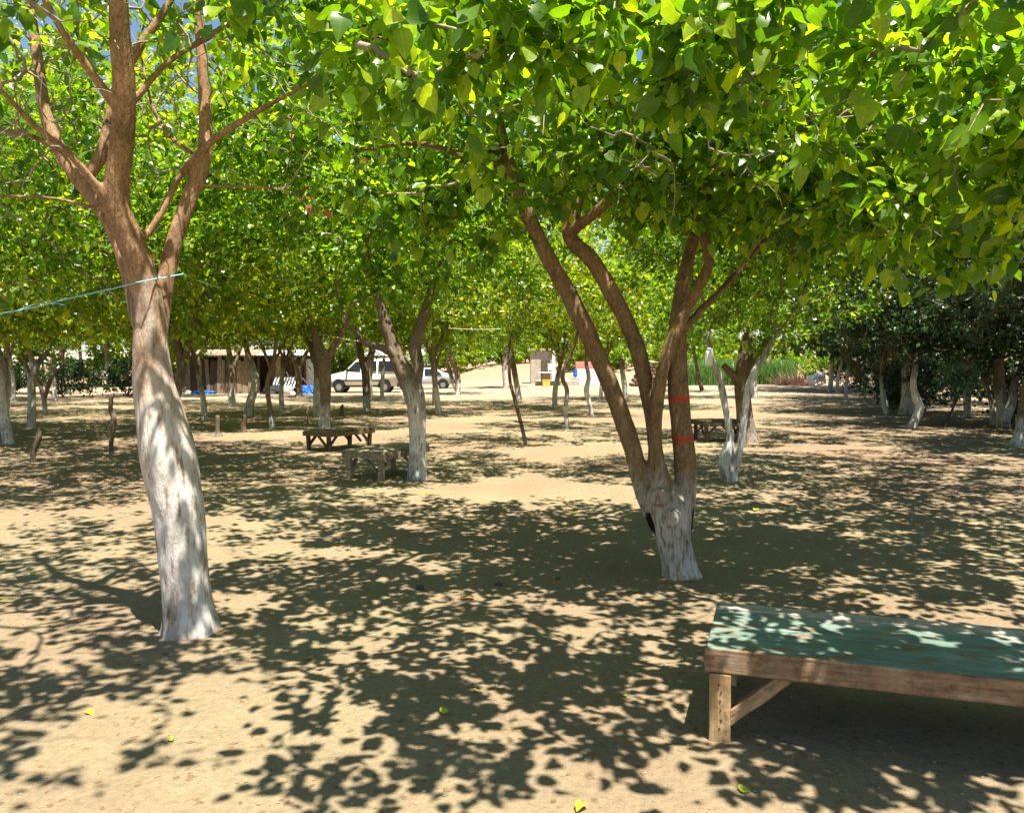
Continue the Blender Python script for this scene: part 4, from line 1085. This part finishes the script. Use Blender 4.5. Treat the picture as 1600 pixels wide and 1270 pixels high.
# ================================================================== TWINE AND LINES
def cord(name, label, pts, r, mat, sag=0.0, tails=()):
    P = catmull(np.array(pts), .06)
    P[:, 2] += np.sin(np.arange(len(P)) * 2.3) * r * .4
    tb = [tube_arrays(P, np.full(len(P), r), 5, .0, 0, True)]
    for tl in tails:
        Q_ = catmull(np.array(tl), .03)
        tb.append(tube_arrays(Q_, np.linspace(r * .8, r * .3, len(Q_)), 4, 0, 0, True))
    V, Q, T = merge_tubes(tb)
    o = link(name, np_mesh(name, V, [Q, T]), mat)
    return tag(o, label, 'rope')
cord('twine', 'frayed pale blue twine tied around the limbs of the brown limbed tree', [at(-60, 500, Y1 + .5), at(40, 483, Y1 + .35), at(110, 466, Y1 + .2), at(185, 449, Y1 - .02), at(222, 440, Y1 - .17), at(255, 434, Y1 + .0), at(285, 429, Y1 + .12), at(294, 430, Y1 + .2)], .0042, 'cyan_rope',
     tails=[[at(150, 457, Y1 + .1), at(163, 458, Y1 + .08), at(170, 468, Y1 + .08), at(171, 476, Y1 + .08)], [at(60, 479, Y1 + .3), at(85, 474, Y1 + .27), at(104, 478, Y1 + .25)], [at(20, 487, Y1 + .4), at(60, 474, Y1 + .3), at(90, 468, Y1 + .25)]])
ya, yb_ = ground(507, 668)[1], ground(651, 748)[1]
cord('washing_line', 'pale cord slung between the Y forked trunk and the mottled forked trunk', [at(400, 538, ya + 4), at(450, 533, ya + 2), at(497, 523, ya), at(540, 530, ya - 1.2), at(580, 536, ya - 2.5), at(612, 540, yb_ + .1)], .012, 'rope')
cord('washing_line', 'thin pale line strung between trees in front of the slab wood shed', [at(285, 543, 24), at(340, 541, 23), at(400, 536, 21.5)], .010, 'rope')
cord('washing_line', 'thin pale line strung in the greenery left of the clearing', [at(700, 513, 22), at(745, 515, 21.5), at(790, 514, 21)], .010, 'rope')

# ================================================================== THE SHED
SY = 46.5
def sx_(px): return (px - 800) / F_PX * SY
rs = random.Random(4)
shed = thing('shed', 'low ramshackle shed of bleached slab wood with pale tin roof', 'shed', (sx_(285), SY, 0))
x, W_tot = 0.0, sx_(432) - sx_(285)
while x < W_tot:
    w = rs.uniform(.16, .30); h = rs.uniform(1.85, 2.2)
    mt = 'wood_shed' if rs.random() < .5 else 'wood_dark'
    if not (3.9 < x < 4.9):
        box('slab', (w * .96, .05, h), (x + w / 2, rs.uniform(-.04, .04), h / 2 - .03), mt, shed, (rs.uniform(-.02, .02), rs.uniform(-.04, .04), rs.uniform(-.15, .15)), jitter=.02, seed=int(x * 97))
    x += w
box('back_wall', (sx_(500) - sx_(285), .08, 2.1), ((sx_(500) - sx_(285)) / 2, 2.6, 1.05), 'wood_dark', shed)
box('side_wall', (.08, 2.5, 2.1), (.05, 1.3, 1.05), 'wood_dark', shed)
x = W_tot
x1 = sx_(476) - sx_(285)
while x < x1:
    w = rs.uniform(.05, .09)
    box('pole', (w, .06, 1.95), (x, .5 + rs.uniform(-.05, .05), .96), 'wood_dark', shed, (0, rs.uniform(-.08, .08), 0), jitter=.01, seed=int(x * 91))
    x += rs.uniform(.11, .19)
box('wall_panel', (sx_(503) - sx_(476), .05, 2.0), ((sx_(476) + sx_(503)) / 2 - sx_(285), .3, .98), 'whitewall', shed)
for px in (289, 345, 404, 432, 476, 503):
    box('post', (.11, .11, 2.3), (sx_(px) - sx_(285), .12, 1.12), 'wood_dark', shed, jitter=.01, seed=px)
def corrugated(w, d, name, loc, rot, mat):
    n = int(w / .04); xs_ = np.linspace(-w / 2, w / 2, n); z = np.sin(xs_ * 2 * np.pi / .17) * .022
    V = np.vstack([np.column_stack([xs_, np.full(n, -d / 2), z]), np.column_stack([xs_, np.full(n, d / 2), z]), np.column_stack([xs_, np.full(n, -d / 2), z - .006]), np.column_stack([xs_, np.full(n, d / 2), z - .006])])
    i = np.arange(n - 1)
    Q = np.vstack([np.stack([i, i + 1, i + 1 + n, i + n], 1), np.stack([i + 2 * n, i + 3 * n, i + 1 + 3 * n, i + 1 + 2 * n], 1), np.stack([i, i + 2 * n, i + 1 + 2 * n, i + 1], 1)])
    return link(name, np_mesh(name, V, [Q]), mat, shed, loc, rot)
xx = -.2
for k in range(9):
    corrugated(.98, 3.3, 'roof_sheet', (xx + .5, 1.1, 2.38 + .012 * (k % 2)), (R(6.5), 0, rs.uniform(-.015, .015)), 'tin' if k > 4 else 'wood_shed')
    xx += .93
for k, (a, b, c, d) in enumerate([(476, 575, 502, 612), (482, 572, 510, 611), (470, 588, 492, 612), (446, 578, 458, 604)]):
    P0, P1 = at(a, b, SY - .1), at(c, d, SY - 1.2)
    P1[2] = max(P1[2], .0)
    v, f, t = tube_arrays(np.linspace(P0, P1, 6), np.full(6, .028), 7, .05, k)
    tag(link('leaning_pole', np_mesh('leaning_pole', v, [f, t]), 'wood_dark'), 'thin dark pole leaning on the front of the shed by the white panel', 'pole', 'poles leaning on the shed')
# clutter in front of the shed
pal = thing('pallet', 'slatted pale pallet leaning among the dark poles of the shed', 'pallet', (sx_(447), SY - .35, .32))
pal.rotation_euler = (R(-20), 0, 0)
for k in range(8):
    box('slat', (.075, .02, .72), (-.6 + k * .17, 0, .36), 'whitewall', pal, (0, .25, 0))
for zz in (.05, .68):
    box('rail', (1.4, .05, .06), (0, .035, zz), 'wood_grey', pal)
def heap(name, label, x, y, sx, sy, sz, mat, seed, cat):
    bm = bmesh.new(); bmesh.ops.create_icosphere(bm, subdivisions=4, radius=1)
    for v in bm.verts:
        c = v.co
        k = 1 + .35 * float(noise(c.x * 2.2 + seed, c.y * 2.2, c.z * 2.2)) + .15 * float(noise(c.x * 6, c.y * 6 + seed, c.z * 6))
        v.co = Vector((c.x * k * sx, c.y * k * sy, max(c.z * k * sz, -.05)))
    me = bpy.data.meshes.new(name); bm.to_mesh(me); bm.free()
    return tag(link(name, me, mat, None, (x, y, gz(x, y))), label, cat)
heap('tarpaulin', 'crumpled bright blue tarpaulin lying at the foot of the slab wood wall', sx_(326), SY - .9, .62, .4, .2, 'blue', 1, 'tarpaulin')
heap('tarpaulin', 'bright blue sheet under the leaning poles by the white panel', sx_(484), SY - .6, .55, .4, .45, 'blue', 2, 'tarpaulin')
heap('rubbish_heap', 'dark heap of cloth before the pallet at the shed', sx_(438), SY - 1.0, .75, .5, .45, 'black', 3, 'heap')
heap('sheet_bundle', 'pale grey bundled sheet beside the dark heap at the shed', sx_(456), SY - 1.15, .45, .35, .42, 'tin', 4, 'bundle')
heap('rubble_heap', 'small pale heap of rubble at the left end of the shed', sx_(288), SY - .7, .6, .4, .25, 'concrete', 5, 'heap')

# ================================================================== VEHICLES
def extrude_profile(prof, half, belt, top_scale, name, mat, parent, bev=.05):
    bm = bmesh.new()
    L_, R_ = [], []
    for x, z in prof:
        s = 1.0 if z <= belt else 1 - (1 - top_scale) * (z - belt) / (max(q[1] for q in prof) - belt)
        L_.append(bm.verts.new((x, -half * s, z))); R_.append(bm.verts.new((x, half * s, z)))
    bm.faces.new(L_); bm.faces.new(R_[::-1])
    n = len(prof)
    for i in range(n):
        bm.faces.new((L_[i], R_[i], R_[(i + 1) % n], L_[(i + 1) % n])[::-1])
    bmesh.ops.recalc_face_normals(bm, faces=bm.faces)
    bmesh.ops.bevel(bm, geom=[e for e in bm.edges], offset=bev, segments=2, affect='EDGES')
    me = bpy.data.meshes.new(name); bm.to_mesh(me); bm.free()
    for p in me.polygons: p.use_smooth = True
    return link(name, me, mat, parent)

def panel(name, pts, y0, y1, mat, parent):            # thin pane on the body side, leaning with it
    bm = bmesh.new()
    a = [bm.verts.new((x, y, z)) for x, y, z in pts]
    f = bm.faces.new(a)
    r = bmesh.ops.extrude_face_region(bm, geom=[f])
    bmesh.ops.translate(bm, verts=[v for v in r['geom'] if isinstance(v, bmesh.types.BMVert)], vec=(0, y1 - y0, 0))
    bmesh.ops.recalc_face_normals(bm, faces=bm.faces)
    me = bpy.data.meshes.new(name); bm.to_mesh(me); bm.free()
    return link(name, me, mat, parent)

def wheel(parent, x, y, r):
    bm = bmesh.new(); bmesh.ops.create_cone(bm, cap_ends=True, segments=24, radius1=r, radius2=r, depth=.2, matrix=Matrix.Rotation(R(90), 4, 'X'))
    bmesh.ops.bevel(bm, geom=[e for e in bm.edges if e.calc_face_angle(0) > 1], offset=.03, segments=2, affect='EDGES')
    me = bpy.data.meshes.new('wheel'); bm.to_mesh(me); bm.free()
    w = link('wheel', me, 'black', parent, (x, y, r))
    bm = bmesh.new(); bmesh.ops.create_cone(bm, cap_ends=True, segments=16, radius1=r * .62, radius2=r * .55, depth=.21, matrix=Matrix.Rotation(R(90), 4, 'X'))
    me = bpy.data.meshes.new('rim'); bm.to_mesh(me); bm.free()
    link('rim', me, 'rim', w)

def arch(parent, x, y, r):
    bm = bmesh.new(); bmesh.ops.create_circle(bm, cap_ends=True, segments=24, radius=r)
    for v in bm.verts: v.co = Vector((v.co.x, 0, max(v.co.y, -.05)))
    rr = bmesh.ops.extrude_face_region(bm, geom=list(bm.faces))
    bmesh.ops.translate(bm, verts=[v for v in rr['geom'] if isinstance(v, bmesh.types.BMVert)], vec=(0, .03, 0))
    me = bpy.data.meshes.new('wheel_arch'); bm.to_mesh(me); bm.free()
    link('wheel_arch', me, 'black', parent, (x, y, .34))

pv = ground(513, 613)
VY = pv[1] + .2
van = thing('van', 'cream compact van with dark windows and roof rack, parked beside the shed', 'van', (pv[0], VY, gz(pv[0], VY)), 0)
half = .88
van.scale = (1, 1, 1.12)
extrude_profile([(.04, .32), (0, .62), (.1, .92), (.95, 1.10), (1.12, 1.12), (1.78, 1.72), (2.0, 1.80), (4.05, 1.83), (4.22, 1.70), (4.28, 1.1), (4.28, .36)], half, 1.1, .86, 'body', 'van_paint', van)
def sy(z): return -half * (1 - .14 * max(0, z - 1.1) / .73) - .012
for q in [[(1.22, 1.14), (1.78, 1.64), (2.06, 1.68), (2.06, 1.14)], [(2.16, 1.14), (2.16, 1.68), (3.02, 1.69), (3.02, 1.14)], [(3.12, 1.14), (3.12, 1.69), (4.02, 1.68), (4.10, 1.14)]]:
    for s in (1, -1):
        panel('window', [(x, s * sy(z), z) for x, z in q], 0, s * .02, 'glass', van)
panel('windscreen', [(1.12, -.76, 1.19), (1.12, .76, 1.19), (1.70, .68, 1.71), (1.70, -.68, 1.71)], 0, .004, 'glass', van)
for s in (-1, 1):
    box('side_moulding', (3.1, .03, .08), (2.2, s * (half + .005), .66), 'black', van)
    box('sill', (2.3, .03, .1), (2.1, s * (half - .01), .36), 'black', van)
    box('headlight', (.1, .24, .17), (.09, s * .66, .82), 'lamp_glass', van, bevel=.02)
    box('tail_light', (.06, .12, .5), (4.26, s * .76, 1.25), 'red_lens', van, bevel=.01)
    box('mirror', (.1, .16, .18), (1.3, s * (half + .09), 1.2), 'black', van, bevel=.02)
    for x in (.78, 3.48):
        arch(van, x, s * (half - .01) - .015, .41); wheel(van, x, s * (half - .08), .31)
box('bumper', (.16, 1.74, .3), (.03, 0, .44), 'black', van, bevel=.04)
box('bumper', (.16, 1.74, .26), (4.27, 0, .44), 'black', van, bevel=.04)
for s in (-1, 1):
    box('roof_rail', (1.9, .05, .05), (3.0, s * .62, 1.90), 'black', van)
for x in (2.2, 3.0, 3.8):
    box('roof_bar', (.06, 1.3, .04), (x, 0, 1.935), 'black', van)
heap('roof_bundle', 'pale bundled load tied on the roof rack of the cream van', 0, 0, .95, .5, .38, 'tin', 8, 'bundle').location = (pv[0] + 3.1, VY, 2.23)

pc = ground(608, 609)
car = thing('car', 'silver saloon car parked behind the cream van', 'car', (pc[0], pc[1] + 1.5, gz(pc[0], pc[1])), 0)
extrude_profile([(.04, .34), (0, .66), (.2, .80), (1.15, .93), (1.85, 1.38), (2.2, 1.45), (3.0, 1.44), (3.7, 1.05), (4.3, .98), (4.36, .6), (4.3, .36)], .86, .92, .78, 'body', 'silver_paint', car)
for s in (1, -1):
    for q in [[(1.35, .96), (1.86, 1.32), (2.2, 1.37), (2.2, .96)], [(2.28, .96), (2.28, 1.37), (2.95, 1.36), (3.45, 1.02)]]:
        panel('window', [(x, s * (-.86 * (1 - .22 * (z - .92) / .53) - .012), z) for x, z in q], 0, s * .02, 'glass', car)
    for x in (.85, 3.5):
        arch(car, x, s * .855 - .015, .37); wheel(car, x, s * .79, .3)
    box('tail_light', (.05, .3, .13), (4.32, s * .62, .82), 'red_lens', car, bevel=.01)
    box('headlight', (.1, .26, .12), (.08, s * .6, .7), 'lamp_glass', car, bevel=.02)
panel('rear_window', [(3.07, -.6, 1.41), (3.07, .6, 1.41), (3.66, .68, 1.085), (3.66, -.68, 1.085)], 0, .004, 'glass', car)
panel('windscreen', [(1.17, -.68, .98), (1.17, .68, .98), (1.8, .6, 1.37), (1.8, -.6, 1.37)], 0, .004, 'glass', car)
for x in (.0, 4.32):
    box('bumper', (.14, 1.68, .2), (x, 0, .46), 'silver_paint', car, bevel=.04)

# ================================================================== THE FAR SEATING PLACE
TY = 57.0
def X(px, Y=TY): return (px - 800) / F_PX * Y
zt = gz(X(860), TY)
slab = tag(box('concrete_slab', (X(906) - X(838), 2.6, .4), ((X(838) + X(906)) / 2, TY + 1.6, zt + .12), 'concrete', bevel=.03, jitter=.01), 'low pale concrete slab under the far white topped table', 'slab')
tb = thing('garden_table', 'white topped trestle table standing before the concrete hut', 'table', (X(860), TY + .2, zt))
box('top', (1.75, .8, .06), (0, 0, .93), 'white', tb, bevel=.01)
for sx in (-1, 1):
    for sy2 in (-1, 1):
        box('leg', (.06, .06, .9), (sx * .6, sy2 * .3, .45), 'wood_dark', tb)
    box('rail', (.05, .6, .05), (sx * .6, 0, .3), 'wood_dark', tb)
ch = thing('plastic_chair', 'white plastic chair set on the far table', 'chair', (X(861), TY + .2, zt + .96))
box('seat', (.42, .42, .04), (0, 0, .18), 'white', ch, bevel=.01)
for sx in (-1, 1):
    box('arm', (.04, .4, .03), (sx * .21, 0, .36), 'white', ch)
    for sy2 in (-1, 1):
        box('leg', (.035, .035, .18), (sx * .18, sy2 * .18, .09), 'white', ch)
for k in range(5):
    box('back_slat', (.05, .02, .36), (-.17 + k * .085, .2, .38), 'white', ch)
box('back_rail', (.46, .03, .05), (0, .2, .57), 'white', ch)
cr = thing('crate', 'yellow plastic crate on the ground by the far table', 'crate', (X(853), TY - .6, zt))
for s in (-1, 1):
    box('side', (.5, .03, .42), (0, s * .18, .22), 'yellow', cr)
    box('end', (.03, .33, .42), (s * .235, 0, .22), 'yellow', cr)
    box('rim', (.54, .04, .05), (0, s * .19, .43), 'yellow', cr)
box('bottom', (.44, .33, .03), (0, 0, .03), 'yellow', cr)
hut = thing('concrete_hut', 'small grey concrete hut in shade behind the far table', 'hut', (X(852), TY + 5, gz(X(852), TY + 5)))
box('wall', (1.9, 2.0, 2.5), (0, 0, 1.2), 'concrete', hut, bevel=.02, jitter=.01)
box('roof', (2.3, 2.4, .16), (0, 0, 2.55), 'concrete', hut, bevel=.02)
box('door', (.7, .06, 1.8), (.2, -1.02, .9), 'wood_dark', hut)
tag(box('post', (.22, .22, 2.6), (X(868), TY + 2.6, zt + 1.3), 'whitewall', bevel=.02, jitter=.01), 'pale upright post between the far table and the hut', 'post')
pw = thing('garden_wall', 'pale wall with a faded pink upper band behind the kinked white stem', 'wall', (X(925), TY + 3, gz(X(925), TY + 3)))
box('lower_wall', (1.9, .25, 1.15), (0, 0, .55), 'whitewall', pw, bevel=.02)
box('upper_band', (1.9, .23, .55), (0, 0, 1.4), 'pinkwall', pw, bevel=.02)
bl_ = thing('barrel', 'small blue plastic barrel beside the pale pink banded wall', 'barrel', (X(903), TY + 2.4, gz(X(903), TY + 2.4)))
bm = bmesh.new(); bmesh.ops.create_cone(bm, cap_ends=True, segments=20, radius1=.16, radius2=.16, depth=.6)
bmesh.ops.bevel(bm, geom=[e for e in bm.edges if e.calc_face_angle(0) > 1], offset=.05, segments=2, affect='EDGES')
me = bpy.data.meshes.new('drum'); bm.to_mesh(me); bm.free(); link('drum', me, 'blue', bl_, (0, 0, .84))
for zz in (.68, 1.0):
    bm = bmesh.new(); bmesh.ops.create_cone(bm, cap_ends=True, segments=20, radius1=.172, radius2=.172, depth=.04)
    me = bpy.data.meshes.new('hoop'); bm.to_mesh(me); bm.free(); link('hoop', me, 'blue', bl_, (0, 0, zz))
box('stand', (.5, .5, .54), (0, 0, .26), 'concrete', bl_, bevel=.02)

# log stack
p = ground(1018, 604)
ls = thing('log_stack', 'dark stack of rough logs beyond the forked mulberry', 'log stack', (p[0], p[1] + 1, gz(p[0], p[1] + 1)))
rk = random.Random(3)
for row in range(6):
    for k in range(9 - row):
        r_ = rk.uniform(.11, .15)
        yv = -1.2 + k * .28 + row * .14
        c = np.linspace([yv, -.8, .13 + row * .25], [yv + rk.uniform(-.1, .1), .8, .13 + row * .25 + rk.uniform(-.04, .04)], 4)
        v, f, t = tube_arrays(c, np.full(4, r_), 9, .1, row * 9 + k)
        link('log', np_mesh('log', v, [f, t], {'h': v[:, 2] * 0 + 3}), 'bark_plain', ls)
box('cover_sheet', (2.0, 1.7, .05), (.1, 0, 1.72), 'tin', ls, (0, R(6), 0), jitter=.03, cuts=6)
# dry brushwood heap
p = (20.3, 57.0)
rr = np.random.default_rng(8)
tbs = []
for k in range(420):
    a = rr.uniform(0, 6.28); q0 = np.array([math.cos(a), math.sin(a) * .5, 0]) * rr.uniform(0, 1.3)
    d = np.array([q0[0] * .5, q0[1] * .5, 0]) + rr.normal(0, .35, 3); d[2] = abs(d[2]) + .25
    e = q0 + d * rr.uniform(.6, 1.5)
    e[2] = min(e[2], 1.5 - .5 * abs(e[0]))
    m_ = (q0 + e) / 2 + rr.normal(0, .06, 3)
    m_[2] = max(m_[2], .02)
    tbs.append(tube_arrays(np.array([q0, m_, e]), np.array([.016, .012, .005]), 3, 0, 0, False))
V, Q, T = merge_tubes(tbs)
bh = thing('brushwood_heap', 'reddish brown heap of dry brushwood beside the bright reeds', 'brushwood', (p[0], p[1] + .6, gz(p[0], p[1] + .6)))
link('twigs', np_mesh('twigs', V, [Q, T]), mat_plain('reddish_dry_twig', (0.30, 0.17, 0.12), .9, .3, 10), bh, kind='stuff')
# white crate, tilted
p = (21.3, 56.0)
wc = thing('crate', 'white slatted plastic crate tipped on edge in the dark hollow beside the brushwood', 'crate', (p[0], p[1], gz(p[0], p[1]) + .10))
wc.rotation_euler = (R(12), R(-16), R(8))
for zz in (.08, .34, .62):
    box('rail', (.95, .03, .10), (0, -.3, zz), 'white', wc); box('rail', (.95, .03, .10), (0, .3, zz), 'white', wc)
for k in range(4):
    for s in (-1, 1):
        box('upright', (.08, .035, .64), (-.43 + k * .287, s * .3, .33), 'white', wc)
for s in (-1, 1):
    box('end', (.03, .57, .62), (s * .475, 0, .35), 'white', wc)
box('lid', (.98, .64, .03), (0, 0, .69), 'white', wc)
# white container wedged on the twin stem tree
bT = ground(1143, 752)
q = at(1106, 560, bT[1])
jr = thing('jerrycan', 'white plastic container hung on a stem of the crooked twin stemmed tree', 'container', q - np.array([0, .06, .12]))
box('can', (.10, .07, .21), (0, 0, .12), 'white', jr, bevel=.02)
box('handle', (.05, .018, .02), (0, 0, .255), 'white', jr, bevel=.005); box('cap', (.03, .03, .03), (.035, 0, .235), 'white', jr, bevel=.005)
p = ground(900, 671)
tag(box('brick_block', (.3, .12, .07), (p[0], p[1], gz(p[0], p[1]) + .03), 'stone', None, (0, .03, .2), bevel=.012, jitter=.012, seed=3), 'small flat black block lying by the thin crooked stem', 'block')

# ================================================================== SMALL THINGS ON THE GROUND
rf = np.random.default_rng(12)
ml = single_leaf_meshes('leaf_yellow')
def leaf_on_ground(px, py, size, label, mat='leaf_yellow', tilt=.25):
    p = ground(px, py)
    me = single_leaf_meshes(mat)[int(rf.integers(0, 16))]
    o = link('fallen_leaf', me, None, None, (p[0], p[1], gz(p[0], p[1]) + .006 + size * .12 * (tilt > .2)), (rf.uniform(-tilt, tilt), rf.uniform(-tilt, tilt), rf.uniform(0, 6.28)))
    o.scale = (size,) * 3
    tag(o, label, 'leaf', 'yellow leaves fallen on the sand' if mat == 'leaf_yellow' else None)
for px, py, s in [(691, 1117, .055), (911, 1258, .055), (1155, 1232, .05), (992, 929, .07), (136, 1108, .045), (14, 940, .06), (47, 897, .06), (265, 1152, .04), (1182, 798, .10), (1346, 934, .07), (478, 1030, .05), (630, 862, .08), (664, 771, .10), (902, 802, .09), (975, 1090, .04), (1098, 1021, .05), (740, 1080, .035)]:
    leaf_on_ground(px, py, s, 'small yellow green leaf fallen on the sandy ground')
leaf_on_ground(740, 938, .11, 'curled brown dead leaf lying alone on the shaded sand', 'leaf_dry', .4)
for px, py, s, lb in [(656, 920, .035, 'small dark stone lying on the shaded sand'), (779, 911, .03, 'small dark stone lying on the shaded sand'), (872, 906, .02, 'small dark stone lying on the shaded sand')]:
    p = ground(px, py)
    bm = bmesh.new(); bmesh.ops.create_icosphere(bm, subdivisions=2, radius=s)
    for v in bm.verts:
        v.co *= 1 + .3 * float(noise(v.co.x * 40 + px, v.co.y * 40, v.co.z * 40)); v.co.z *= .6
    me = bpy.data.meshes.new('stone'); bm.to_mesh(me); bm.free()
    tag(link('stone', me, 'stone', None, (p[0], p[1], gz(p[0], p[1]) + s * .3)), lb, 'stone', 'dark stones on the sand')

def scatter(name, n, smin, smax, mat, label, cat, seed, flat):
    rr = np.random.default_rng(seed)
    y = 2.3 + 14 * rr.uniform(0, 1, n) ** 1.6
    x = rr.uniform(-.72, .72, n) * (y + .6)
    z = gz_base(x, y) + gz_fine(x, y)
    s = smin + (smax - smin) * rr.uniform(0, 1, n) ** 3
    tv = np.array([(1, 0, 0), (-1, 0, 0), (0, 1, 0), (0, -1, 0), (0, 0, 1), (0, 0, -1)], float)
    tf = np.array([(0, 2, 4), (2, 1, 4), (1, 3, 4), (3, 0, 4), (2, 0, 5), (1, 2, 5), (3, 1, 5), (0, 3, 5)])
    a = rr.uniform(0, 6.28, n)
    v = tv[None] * (1 + rr.uniform(-.35, .35, (n, 6, 3)))
    v[..., 2] *= flat
    if flat < .3: v[..., 1] *= .6
    xr = v[..., 0] * np.cos(a)[:, None] - v[..., 1] * np.sin(a)[:, None]; yr = v[..., 0] * np.sin(a)[:, None] + v[..., 1] * np.cos(a)[:, None]
    V = np.stack([xr, yr, v[..., 2]], -1) * s[:, None, None] + np.stack([x, y, z + s * flat * .35], -1)[:, None]
    F = (tf[None] + (np.arange(n) * 6)[:, None, None]).reshape(-1, 3)
    o = link(name, np_mesh(name, V.reshape(-1, 3), [F], None, False), mat, kind='stuff')
    tag(o, label, cat)
scatter('gravel', 9000, .0018, .011, 'pebble', 'scattered fine gravel on the sandy ground', 'gravel', 1, .6)
scatter('leaf_litter', 9000, .004, .024, 'litter', 'scattered crumbs of dry leaf on the sandy ground', 'litter', 2, .12)
